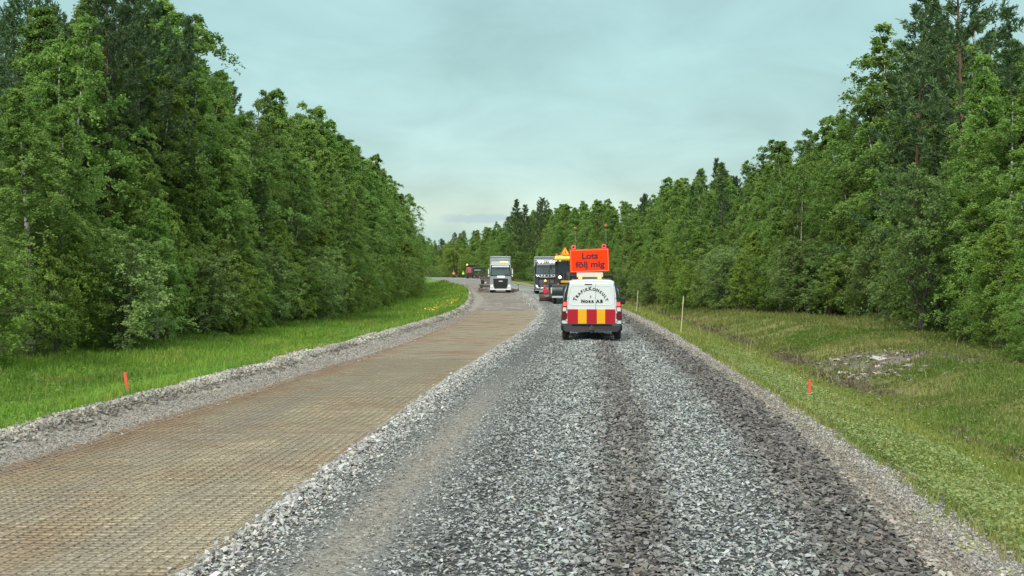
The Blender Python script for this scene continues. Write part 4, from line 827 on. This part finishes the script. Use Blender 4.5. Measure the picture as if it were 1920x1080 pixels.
# ------------------------------------------------------------------ tipper lorries seen from the front
def lorry(name, label, px, d, yaw, W, cabH, topH, paint, dark):
    x = bypx(px, d); e = empty(name, (x, d, float(zroad(A([x]), A([d]))[0])), yaw, label=label, cat='lorry')
    h = W / 2; P = M_[paint]
    # cab shell: waist, glasshouse and roof
    def ring(y, w0, w1, zt, zb=.95): return [(w0, y, zb), (w0, y, 1.95), (w1 + .03, y, zt - .25), (w1 - .05, y, zt - .05), (w1 - .25, y, zt), (-w1 + .25, y, zt), (-w1 + .05, y, zt - .05), (-w1 - .03, y, zt - .25), (-w0, y, 1.95), (-w0, y, zb)]
    c = MB(); c.loft([ring(.16, h - .10, h - .16, cabH - .14), ring(.30, h - .03, h - .09, cabH - .03), ring(1.0, h, h - .05, cabH), ring(2.2, h, h - .05, cabH)], smooth=False)
    cab = c.build('cab', P, e)
    g = MB(); g.prism([(-h + .16, 2.02), (h - .16, 2.02), (h - .23, 2.98), (-h + .23, 2.98)], .06, .20, 'y', .03); g.build('windscreen', M_['wind'], cab)
    g = MB(); g.prism([(-h + .05, 1.90), (h - .05, 1.90), (h - .13, 3.30), (-h + .13, 3.30)], .10, .22, 'y', .02); g.build('windscreen_surround', M_['black'], cab)
    # steering wheel, wipers, dashboard paper behind the glass
    g = MB()
    for s in (-.35, .45): g.tube([(s, .045, 2.05), (s + .42, .04, 2.22)], .014, 5)
    g.build('wipers', M_['black'], cab)
    for s in (-1, 1):
        g = MB(); g.prism([(.42, 1.98), (1.35, 1.98), (1.3, 2.85), (.5, 2.85)], s * (h - .04), s * (h + .012), 'x', .01); g.build('side_window', M_['glass'], cab)
    v = MB(); v.prism([(-h + .22, 3.0), (h - .22, 3.0), (h - .27, 3.2), (-h + .27, 3.2)], -.22, -.12, 'y', .02)
    for s in (-1, 1): v.box((s * (h - .4), .02, 3.12), (.05, .3, .04))
    v.build('sun_visor', M_['visor'] if not dark else M_['greyp'], cab)
    # front: grille, lamps, bumper
    fp = MB(); fp.prism([(-h + .04, .95), (h - .04, .95), (h - .06, 1.93), (-h + .06, 1.93)], .02, .2, 'y', .03); fp.build('front_panel', M_['greyp'] if not dark else P, cab)
    g = MB(); g.prism([(-.86, 1.66), (.86, 1.66), (.84, 1.1), (.66, .50), (-.66, .50), (-.84, 1.1)], -.035, .1, 'y', .02); gr = g.build('grille', mat('grille_black', (.012, .013, .015), .5, var=.1), e)
    g = MB()
    for k in range(7): z = .62 + k * .135; g.box((0, -.045, z), (1.25 + .3 * min(1, k / 4), .02, .035), .006)
    g.build('grille_bars', mat('grille_bar', (.03, .033, .036), .4, var=.1) if not dark else M_['greyp'], gr)
    if not dark:
        g = MB(); g.box((.02, -.06, 1.36), (.46, .02, .10), .006); g.build('badge_plate', M_['plate'], gr)
    b = MB(); b.prism([(-h + .01, .42), (-h + .02, .95), (-.88, 1.0), (-.70, .47), (.70, .47), (.88, 1.0), (h - .02, .95), (h - .01, .42), (h - .08, .34), (-h + .08, .34)], -.03, .55, 'y', .02); bp = b.build('bumper', P if not dark else M_['darkblue'], e)
    b = MB(); b.box((0, -.05, .37), (W - .12, .06, .07), .015); b.build('bumper_lip', M_['visor'] if not dark else M_['chrome'], bp)
    for s in (-1, 1):
        l = MB(); l.prism([(s * .80, .60), (s * 1.14, .74), (s * 1.20, .98), (s * .98, .93)] , -.06, .06, 'y', .015); hl = l.build('headlight', M_['clear'], e)
        q = MB(); q.sphere((s * 1.02, -.075, .80), .07, 10, sc=(1, .4, 1)); q.build('headlight_lamp', M_['lamp'], hl)
        m = MB(); m.box((s * (h + .14), .12, 2.45), (.14, .16, .56), .05); m.box((s * (h + .14), .12, 1.98), (.14, .14, .18), .04); m.tube([(s * (h - .08), .25, 2.80), (s * (h + .18), .15, 2.80)], .025, 6); m.tube([(s * (h - .08), .25, 2.05), (s * (h + .18), .15, 2.05)], .025, 6)
        mr_ = m.build('mirror', M_['visor'] if not dark else M_['frame'], e)
        q = MB(); q.box((s * (h + .14), .21, 2.45), (.11, .01, .52), .004); q.build('mirror_glass', M_['glass'], mr_)
        q = MB(); q.box((s * (h - .02), .9, .62), (.05, .8, .5), .02); q.box((s * (h - .01), .9, .60), (.07, .6, .05)); q.build('step', M_['black'], e)
    # upper lamps
    if not dark:
        for k, xx in enumerate((-.30, -.06, .18, .40)):
            l = MB(); l.sphere((xx, -.06, 1.90), .075, 10, sc=(1.1, .5, 1)); l.build('spotlight', M_['lamp'], e)
        b = MB(); b.box((0, .35, cabH + .13), (W - .35, .28, .10), .03)
        for s in (-1, 1): b.box((s * (h - .32), .35, cabH + .03), (.08, .2, .16))
        lb = b.build('light_bar', M_['visor'], e)
        b = MB(); b.box((.42, .33, cabH + .17), (.85, .3, .15), .04); b.build('amber_beacon_bar', mat('beacon_lit', (1, .72, .22), .3, var=0, emit=.75), lb)
    else:
        b = MB(); b.tube([(-1.12, -.12, 1.98), (-1.0, -.2, 1.84), (-.6, -.22, 1.76), (.6, -.22, 1.76), (1.0, -.2, 1.84), (1.12, -.12, 1.98)], .035, 8); b.tube([(-1.05, -.1, 2.0), (1.05, -.1, 2.0)], .02, 6); lr = b.build('lamp_rail', M_['chrome'], e)
        for xx in (-.85, -.52, -.22, .22, .52, .85):
            l = MB(); l.cyl((xx, -.22, 1.90), .095, .08, 'y', 14, bev=.02); l.build('spotlight', M_['clear'], lr)
        b = MB(); b.tube([(-1.15, .2, 2.75), (-1.12, .15, 3.35), (-.95, .1, 3.48), (.95, .1, 3.48), (1.12, .15, 3.35), (1.15, .2, 2.75)], .04, 8); b.tube([(-1.1, .12, 3.2), (1.1, .12, 3.2)], .025, 6); rr = b.build('roof_lamp_rail', M_['chrome'], e)
        for xx in (-.75, -.4, -.13, .13, .4, .75):
            l = MB(); l.cyl((xx, .06, 3.35), .11, .08, 'y', 14, bev=.02); l.build('spotlight', M_['lamp'] if abs(xx) in (.75, .4) else M_['clear'], rr)
        l = MB(); l.sphere((-.15, -.30, 1.38), .12, 12); l.build('amber_lamp', M_['amber'], e)
        b = MB(); b.tube([(-1.1, -.22, .45), (-1.1, -.25, .62), (1.1, -.25, .62), (1.1, -.22, .45)], .04, 8); b.build('bull_bar', M_['chrome'], e)
        b = MB(); b.box((.0, -.07, .50), (.5, .02, .11), .004); b.build('number_plate', M_['plate'], e)
    # chassis, wheels, tipper body
    f = MB(); f.box((0, 4.6, .85), (.9, 8.2, .3), .02); f.box((h - .32, 3.2, .75), (.5, .9, .55), .05); f.box((-h + .32, 3.2, .75), (.5, .9, .55), .05); f.build('chassis', M_['frame'], e)
    for s in (-1, 1):
        for y, ww in ((1.35, .36), (5.7, .56), (7.05, .56)): wheel(e, s * (h - .02 - ww / 2), y, .52, ww, side=s)
        q = MB(); q.loft([[(s * (h - .45), 1.35 + r * math.cos(R_(t)), .52 + r * math.sin(R_(t))) for t in range(0, 181, 20)] + [(s * (h - .0), 1.35 + r * math.cos(R_(t)), .52 + r * math.sin(R_(t))) for t in range(180, -1, -20)] for r in (.60, .65)], smooth=False); q.build('mudguard', M_['black'], e)
    t = MB(); tw = h - .08
    prof = [(-tw + .1, 1.25), (-tw, 1.5), (-tw, topH - .12), (-tw - .05, topH - .1), (-tw - .05, topH), (-tw + .06, topH), (-tw + .06, 1.55), (tw - .06, 1.55), (tw - .06, topH), (tw + .05, topH), (tw + .05, topH - .1), (tw, topH - .12), (tw, 1.5), (tw - .1, 1.25)]
    t.prism(prof, 2.5, 8.6, 'y', .0)
    t.box((0, 2.46, (1.3 + topH) / 2 - .02), (tw * 2, .08, topH - 1.35), .02)
    t.box((0, 2.38, topH - .05), (tw * 2 + .1, .18, .12), .02); t.box((0, 2.38, topH - .36), (tw * 2 + .02, .14, .09), .02); t.box((0, 2.39, topH - .60), (tw * 2 + .02, .12, .07), .02)
    for k in range(7):
        for s in (-1, 1): t.box((s * (tw + .03), 2.9 + k * .9, (1.5 + topH) / 2), (.08, .12, topH - 1.6), .01)
    t.build('tipper_body', M_['alu'], e)
    return e
W1 = lorry('tipper_lorry', 'white tipper lorry facing the camera on the left lane with yellow roof beacons', 938.5, 125, .02, 2.5, 3.45, 4.32, 'white', False)
W2 = lorry('tipper_lorry', 'dark blue tipper lorry with chrome lamp rails waiting beside the grader', 1025, 112, -.012, 2.55, 3.25, 3.95, 'darkblue', True)
# grading wings dragged beside the white lorry
b = MB(); b.tube([(-1.25, 1.6, .55), (-1.75, 1.5, .5), (-2.45, 1.3, .35)], .05, 6); b.box((-2.0, 1.45, .28), (1.3, .05, .42), .01, rot=(0, .15, .15)); b.tube([(-2.5, 1.2, .05), (-2.5, 1.2, .9)], .04, 6); b.sphere((-2.5, 1.2, .95), .09); b.build('side_wing', M_['dusty'], W1)
b = MB(); b.tube([(1.25, 1.6, .5), (1.75, 1.5, .4), (2.1, 1.3, .3)], .05, 6); b.box((1.75, 1.45, .25), (.95, .05, .35), .01, rot=(0, -.15, -.15)); b.tube([(2.12, 1.2, .05), (2.12, 1.2, .9)], .03, 6); b.sphere((2.12, 1.2, .95), .11); b.build('side_wing', M_['dusty'], W1)

# ------------------------------------------------------------------ spreader standing behind the white lorry
def spreader():
    x, d = bypx(915.5, 134), 134.; e = empty('gravel_spreader', (x, d, float(zroad(A([x]), A([d]))[0])), .05, label='dusty gravel spreader partly hidden behind the left side of the white lorry', cat='spreader')
    b = MB(); b.prism([(-.8, .9), (.8, .9), (1.0, 1.75), (-1.0, 1.75)], 0, 2.2, 'y', .03); b.box((0, 1.1, 1.78), (2.1, 2.4, .08), .02); b.build('hopper', M_['dusty'], e)
    b = MB(); b.box((0, 1.2, .65), (1.9, 2.6, .25), .03); b.tube([(-.6, 0, 1.7), (-.7, -.2, 2.3), (-.2, -.2, 2.3)], .04, 6); b.box((-.75, -.1, 1.2), (.35, .3, .5), .04); b.build('frame', M_['frame'], e)
    b = MB(); b.sphere((-.35, -.2, 1.05), .17, 10); b.build('work_lamp', M_['clear'], e)
    for s in (-1, 1): wheel(e, s * .85, .6, .42, .3, side=s); wheel(e, s * .85, 1.8, .42, .3, side=s)
spreader()

# ------------------------------------------------------------------ motor grader facing the camera
def grader():
    x, d = bypx(1068, 74), 74.; e = empty('motor_grader', (x, d, float(zroad(A([x]), A([d]))[0])), .0, label='yellow motor grader with front blade and roadwork triangle on its cab, mostly behind the van', cat='grader')
    # front blade
    def blade(y, w, z0, z1, curve=.16): return [[(sx * w / 2, y + curve * math.cos(math.pi * k / 8) * 0 + curve * (1 - math.sin(math.pi * k / 8)), z0 + (z1 - z0) * k / 8) for k in range(9)] + [(sx * w / 2, y + .05 + curve * (1 - math.sin(math.pi * k / 8)), z0 + (z1 - z0) * k / 8) for k in range(8, -1, -1)] for sx in (-1, 1)]
    b = MB(); b.loft(blade(-1.0, 2.5, .52, 1.28), smooth=False); b.box((0, -.98, 1.30), (2.54, .10, .05), .01); bl = b.build('front_blade', M_['blade'], e)
    b = MB(); b.box((0, -.87, .47), (2.5, .04, .13), .005, rot=(-.2, 0, 0)); b.build('cutting_edge', M_['edge'], bl)
    b = MB()
    for s in (-1, 1): b.tube([(s * .45, -.85, .9), (s * .35, .2, .8)], .07, 8); b.tube([(s * .3, -.85, 1.2), (s * .2, .1, 1.6)], .05, 8)
    b.build('blade_arms', M_['frame'], e)
    # gooseneck frame
    b = MB(); b.tube([(0, -.35, 1.25), (0, .4, 1.5), (0, 1.3, 1.95), (0, 2.6, 2.1), (0, 4.2, 1.9)], .17, 8); b.box((0, -.2, 1.2), (.6, .5, .45), .05); b.build('gooseneck', M_['frame'], e)
    b = MB(); b.box((-.25, -.3, 1.50), (.75, .22, .16), .04); b.box((.3, -.25, 1.42), (.5, .2, .12), .03); b.build('lamp_bracket', M_['machine'], e)
    for s in (-.68, .68):
        l = MB(); l.cyl((s, -.35, 1.82), .10, .10, 'y', 14, bev=.02); l.build('headlight', M_['lamp'], e)
    # front axle and wheels
    b = MB(); b.box((0, .1, .75), (1.9, .22, .22), .04); b.tube([(-.9, .1, 1.1), (.9, .1, 1.1)], .05, 6); b.build('front_axle', M_['frame'], e)
    for s in (-1, 1):
        wheel(e, s * .98, .1, .62, .42, M_['frame'], s)
        for y in (5.0, 6.4): wheel(e, s * 1.0, y, .66, .45, M_['machine'], s)
    # moldboard slewed out to the left with its end plate, red marker drum and pole
    b = MB(); b.T = Matrix.Translation((-.15, 2.3, 0)) @ Matrix.Rotation(.25, 4, 'Z'); b.loft(blade(0, 3.9, .10, .62, .1), smooth=False); b.build('moldboard', M_['rusty'], e)
    b = MB(); b.tube([(.9 * math.cos(t), 2.6 + .9 * math.sin(t), .95) for t in [2 * math.pi * k / 20 for k in range(21)]], .07, 6); b.tube([(-.5, 1.8, 1.7), (-.7, 2.2, .9)], .06, 6); b.tube([(.5, 1.8, 1.7), (.7, 2.2, .9)], .06, 6)
    b.tube([(-1.2, 1.2, 1.15), (-.6, 1.4, 1.55), (0, 1.5, 1.7)], .06, 6); b.build('circle_drive', M_['frame'], e)
    b = MB(); b.cyl((-1.62, 1.2, .82), .21, .16, 'y', 16, bev=.05); b.cyl((-1.70, 1.22, 1.12), .10, .12, 'y', 10, bev=.03); b.box((-1.6, 1.3, .8), (.1, .3, .1)); b.build('marker_disc', mat('marker_red', (.62, .03, .05), .5, var=.1), e)
    b = MB(); b.cyl((-1.55, 1.28, .62), .2, .06, 'y', 16); b.build('spare_plate', M_['steel'], e)
    b = MB(); b.tube([(-1.36, 1.2, .55), (-1.38, 1.2, 2.35)], .035, 6); b.build('marker_pole', M_['frame'], e)
    b = MB(); b.box((-1.12, 1.0, .88), (.30, .05, .42), .01); sg = b.build('side_plate', M_['plate'], e)
    b = MB(); b.tube([(-1.17, .965, .78), (-1.17, .965, .98), (-1.09, .965, 1.0), (-1.07, .965, .80)], .022, 5); b.build('plate_symbol', M_['letter'], sg)
    # hydraulics between blade and cab
    b = MB(); random.seed(3)
    for k in range(9):
        s = random.uniform(-.9, .9); b.tube([(s, .3, 1.5), (s * .8, .7, 2.0 + random.uniform(-.1, .15)), (s * .5, 1.6, 1.9), (s * .3, 2.6, 1.75)], .035, 6)
    for s in (-1, 1): b.box((s * .7, 1.6, 1.85), (.35, .5, .3), .05)
    b.build('hydraulics', M_['frame'], e)
    # cab
    c = MB()
    for sx in (-1, 1):
        for y in (2.9, 4.5): c.box((sx * .78, y, 2.35), (.08, .08, 1.35), .01)
    c.box((0, 3.7, 1.68), (1.64, 1.7, .25), .04); c.box((0, 2.9, 2.45), (.05, .05, 1.1)); c.box((0, 3.0, 1.95), (.5, .3, .4), .05); cb = c.build('cab', M_['frame'], e)
    c = MB(); c.box((0, 3.7, 2.36), (1.5, 1.52, 1.15), .03); c.build('cab_glass', M_['glass'], cb)
    c = MB(); c.box((0, 3.6, 3.10), (1.95, 2.1, .16), .05); c.box((0, 2.62, 3.08), (1.7, .12, .10), .02); rf = c.build('cab_roof', M_['machine'], cb)
    c = MB(); c.box((-.15, 2.62, 3.24), (1.5, .18, .12), .03); c.build('light_bar', M_['amber'], rf)
    c = MB(); c.tube([(-.9, 2.65, 3.18), (-.9, 2.65, 3.36), (.9, 2.65, 3.36), (.9, 2.65, 3.18)], .02, 6); c.tube([(-.45, 2.65, 3.36), (-.45, 2.9, 3.2)], .015, 5); c.build('roof_rail', M_['steel'], rf)
    for s in (-.85, -.55, .55, .85):
        c = MB(); c.box((s, 2.55, 2.98), (.16, .08, .11), .02); c.build('work_light', M_['clear'], rf)
    for s in (-1, 1):
        c = MB(); c.tube([(s * .8, 2.85, 2.7), (s * 1.15, 2.7, 2.7)], .02, 6); c.box((s * 1.2, 2.7, 2.55), (.16, .05, .34), .02); c.build('mirror', M_['frame'], cb)
    for s in (-.72,):
        c = MB(); c.cyl((s - .05, 3.0, 3.42), .09, .22, 'z', 12, bev=.03); c.build('beacon', M_['amberoff'], rf)
    # warning triangle
    T = MB(); T.T = Matrix.Translation((-.18, 2.62, 3.38)); tri = lambda r, z=0: [(-r, z), (r, z), (0, z + r * 1.732)]
    T.prism(tri(.38), 0, .03, 'y', .01); wt = T.build('warning_triangle', M_['trir'], rf)
    T = MB(); T.T = Matrix.Translation((-.18, 2.62, 3.38)); T.prism(tri(.28, .065), -.008, .004, 'y'); ty_ = T.build('triangle_face', M_['triy'], wt)
    T = MB(); T.T = Matrix.Translation((-.18, 2.61, 3.38))      # digging figure
    T.tube([(-.02, 0, .12), (.03, 0, .22), (.0, 0, .32)], .022, 5); T.sphere((.03, 0, .39), .03, 8); T.tube([(.0, 0, .31), (-.08, 0, .25), (-.13, 0, .16)], .014, 5); T.tube([(.03, 0, .22), (.09, 0, .12)], .018, 5); T.prism([(-.22, .10), (-.10, .10), (-.16, .17)], -.01, .01, 'y'); T.build('triangle_symbol', M_['letter'], wt)
    # engine at the rear
    b = MB(); b.box((.1, 5.9, 1.6), (1.1, 2.6, .9), .08); b.box((0, 7.3, 1.1), (1.3, .3, .6), .05); b.build('engine_cover', M_['machine'], e)
    b = MB(); b.tube([(.3, 5.4, 2.2), (.3, 5.4, 3.0)], .06, 8); b.build('exhaust', M_['frame'], e)
grader()

# ------------------------------------------------------------------ red lorry and green trailer far off
def far_lorry():
    d = 250.; x = bypx(883, d); e = empty('red_lorry', (x, d, float(zroad(A([x]), A([d]))[0])), .12, label='small red lorry with dark canopy and lit beacon in the far bend', cat='lorry')
    b = MB(); b.box((0, 1.6, 1.95), (1.75, 2.6, 1.35), .08); cb = b.build('cab', M_['redm'], e)
    b = MB()
    for k in range(5): b.box((-.55 + k * .27, .28, 1.9), (.07, .05, 1.1), .01)
    b.box((.72, .27, 1.95), (.3, .06, 1.25), .02); b.box((-.5, .27, 2.42), (.6, .05, .12), .02); b.build('rear_panel', mat('pale_panel', (.55, .42, .40), .5, var=.1), cb)
    b = MB(); b.box((.1, 1.6, 2.95), (1.9, 2.4, .5), .1); b.box((0, 1.6, 2.7), (1.8, 2.6, .12), .03); b.build('canopy', M_['black'], e)
    b = MB(); b.box((0, 1.8, .95), (1.7, 3.4, .45), .05); b.build('chassis', M_['frame'], e)
    for s in (-1, 1):
        for y in (.7, 2.6): wheel(e, s * .72, y, .52, .4, M_['dusty'], s)
    b = MB(); b.tube([(-.85, .5, 1.2), (-.9, .5, 3.1)], .035, 6); ms = b.build('beacon_mast', M_['dusty'], e)
    b = MB(); b.sphere((-.85, .5, 3.2), .2, 12); b.build('beacon', M_['amber'], ms)
    x = bypx(896.5, d - 1); e = empty('green_trailer', (x, d - 1, float(zroad(A([x]), A([d - 1]))[0])), .12, label='dark green tipping trailer with white stripe on a low rusty chassis', cat='trailer')
    b = MB(); b.prism([(-1.35, 1.15), (1.75, 1.15), (1.85, 2.45), (-1.35, 2.45)], 0, 2.4, 'y', .04); b.box((.25, -.02, 2.48), (3.3, .12, .1), .02); bd = b.build('tipper_body', M_['green'], e)
    b = MB(); b.box((-.15, -.03, 1.95), (1.5, .03, .16), .004); b.build('stripe', mat('faded_white', (.45, .52, .48), .5, var=.2), bd)
    b = MB(); b.box((.2, .9, .95), (3.4, 2.2, .18), .03); b.box((.2, 1.0, .5), (3.0, 2.0, .35), .05); b.build('chassis', M_['rusty'], e)
    for xx in (-.9, .3, 1.4): 
        w = MB(); w.cyl((xx, -.05, .42), .42, .35, 'y', 20, bev=.05); wh = w.build('wheel', M_['rubber'], e); w = MB(); w.cyl((xx, -.24, .42), .2, .06, 'y', 14); w.build('rim', M_['dusty'], wh)
far_lorry()

# ------------------------------------------------------------------ road workers
def skinmesh(name, J, E, R, m, parent, lv=2):
    me = bpy.data.meshes.new(name); me.from_pydata(J, E, []); me.materials.append(m); o = bpy.data.objects.new(name, me); COL.objects.link(o); o.parent = parent
    sk = o.modifiers.new('skin', 'SKIN'); sk.use_smooth_shade = True
    for i, r in enumerate(R): v = me.skin_vertices[0].data[i]; v.radius = (r if isinstance(r, tuple) else (r, r)); v.use_root = (i == 0)
    sb = o.modifiers.new('sub', 'SUBSURF'); sb.levels = lv; sb.render_levels = lv; return o
def person(px, d, rz, label, vest, legs, stride, armf):
    x = bypx(px, d); e = empty('person', (x, d, float(zroad(A([x]), A([d]))[0])), rz, label=label, cat='person')
    J = [(0, 0, .96), (0, 0, 1.12), (0, .01, 1.32), (0, .01, 1.45), (0, 0, 1.53), (0, -.01, 1.62), (0, -.02, 1.74)]; E = [(0, 1), (1, 2), (2, 3), (3, 4), (4, 5), (5, 6)]; R = [(.15, .11), (.14, .10), (.17, .12), (.13, .09), .055, .085, .075]
    for s in (-1, 1):
        b = len(J); J += [(s * .10, 0, .88), (s * .12, -s * stride * .5, .50), (s * .13, s * stride * -.3 + .02, .09), (s * .14, -s * stride * .3 - .12, .04)]; E += [(0, b), (b, b + 1), (b + 1, b + 2), (b + 2, b + 3)]; R += [.095, .065, .045, .035]
        b = len(J); J += [(s * .19, .01, 1.43), (s * .27, .02 - armf * .1, 1.16), (s * .26, -.10 - armf * .15, .92 + armf * .1), (s * .25, -.16 - armf * .18, .86 + armf * .12)]; E += [(3, b), (b, b + 1), (b + 1, b + 2), (b + 2, b + 3)]; R += [.065, .045, .035, .032]
        h = len(J) - 1
        for f in range(5):       # fingers and thumb
            a = (f - 1.5) * .018 if f < 4 else 0; k = len(J)
            if f < 4: J += [(s * .25 + a, J[h][1] - .035, J[h][2] - .045), (s * .25 + a, J[h][1] - .03, J[h][2] - .085 + abs(f - 1.5) * .008)]
            else: J += [(s * .25 - s * .03, J[h][1] - .03, J[h][2] - .01), (s * .25 - s * .035, J[h][1] - .055, J[h][2] - .03)]
            E += [(h, k), (k, k + 1)]; R += [.010, .008]
    body = skinmesh('body', J, E, R, M_['skin'], e)
    b = MB(); b.sphere((-.03, -.09, 1.68), .011, 8); b.sphere((.03, -.09, 1.68), .011, 8); b.tube([(0, -.085, 1.67), (0, -.108, 1.645)], .012, 6); b.tube([(-.022, -.088, 1.61), (.022, -.088, 1.61)], .006, 5); b.build('face', mat('face_dark', (.12, .06, .05), .6, var=0), e)
    rings = [[(a * math.cos(t), b_ * math.sin(t) + .005, z) for t in [2 * math.pi * k / 20 for k in range(20)]] for a, b_, z in ((.19, .15, .90), (.19, .145, 1.1), (.215, .155, 1.3), (.20, .13, 1.42), (.11, .09, 1.49))]
    v = MB(); v.loft(rings, cap=False)
    for s in (-1, 1): v.tube([(s * .17, .01, 1.42), (s * .27, .02 - armf * .1, 1.17), (s * .262, -.09 - armf * .14, .95 + armf * .1)], [.085, .065, .05], 10)
    vv = v.build('jacket', M_[vest], e)
    v = MB()
    for z in (1.0, 1.2):
        v.loft([[(.222 * math.cos(t), .165 * math.sin(t) + .005, z + dz) for t in [2 * math.pi * k / 20 for k in range(20)]] for dz in (0, .05)], cap=False)
    v.build('reflective_bands', M_['refl'], vv)
    t = MB()
    for s in (-1, 1): t.tube([(s * .09, 0, .96), (s * .12, -s * stride * .5, .50), (s * .13, -s * stride * .3 + .02, .10)], [.125, .092, .078], 12)
    t.loft([[(a * math.cos(q), .13 * math.sin(q), z) for q in [2 * math.pi * k / 16 for k in range(16)]] for a, z in ((.17, .82), (.19, .98))])
    t.build('trousers', M_[legs], e)
    t = MB()
    for s in (-1, 1): t.box((s * .135, -s * stride * .3 - .04, .05), (.11, .28, .10), .03)
    t.build('boots', M_['rubber'], e)
    t = MB(); t.sphere((0, -.01, 1.735), .125, 14, sc=(1, 1.12, .85)); t.cyl((0, -.04, 1.725), .15, .018, 'z', 16); t.build('helmet', M_[vest], e)
person(850.5, 284, .2, 'person in a bright orange jacket standing on the far road, leftmost of the two', 'hiorange', 'trousers', .1, .6)
person(868.5, 280, -.6, 'person in a yellow green jacket and dark trousers standing beside the red lorry', 'hiyellow', 'trousers', .25, .2)

# ------------------------------------------------------------------ stakes and snow poles
def stake(px, d, xoff, h, lean, label, grp, name='marker_stake'):
    x = bypx(px, d) + xoff; z = float(zsurf(A([x]), A([d]))[0]); e = empty(name, (x, d, z), 0, label=label, cat='stake', group=grp); e.rotation_euler = (0, lean, 0)
    b = MB(); b.box((0, 0, h * .1), (.04, .03, h * .8), .004); b.build('shaft', M_['wood'], e)
    b = MB(); b.box((0, 0, h * .68), (.045, .035, h * .66), .006); b.prism([(-.022, h), (.022, h), (.018, h + .015), (-.02, h + .02)], -.02, .02, 'y'); b.build('painted_top', M_['stake'], e)
stake(233, 16.6, .06, .38, -.14, 'short orange topped stake leaning at the left gravel ridge', 'orange stakes beside the road')
stake(1518, 18.4, 0, .33, .03, 'short orange stake standing in the grass of the right verge', 'orange stakes beside the road')
for px, d, h, ln, lab in ((1276, 37.4, 1.40, .075, 'thin pale snow pole on the right verge, the nearer and taller one'), (1193, 58.5, 1.30, .07, 'thin pale snow pole on the right verge, farther one close to the van')):
    x = bypx(px, d); e = empty('snow_pole', (x, d, float(zterr(A([x]), A([d]))[0]) - .05), 0, label=lab, cat='pole', group='snow poles on the right verge'); e.rotation_euler = (0, ln, 0)
    b = MB(); b.tube([(0, 0, -.2), (.01, 0, h * .5), (0, 0, h * .82)], .019, 7, r1=.016); b.build('shaft', M_['pole'], e)
    b = MB(); b.tube([(0, 0, h * .80), (.004, 0, h)], .0175, 7, r1=.013); b.build('tip', mat('pole_tip', (.66, .62, .42), .7, var=.1), e)
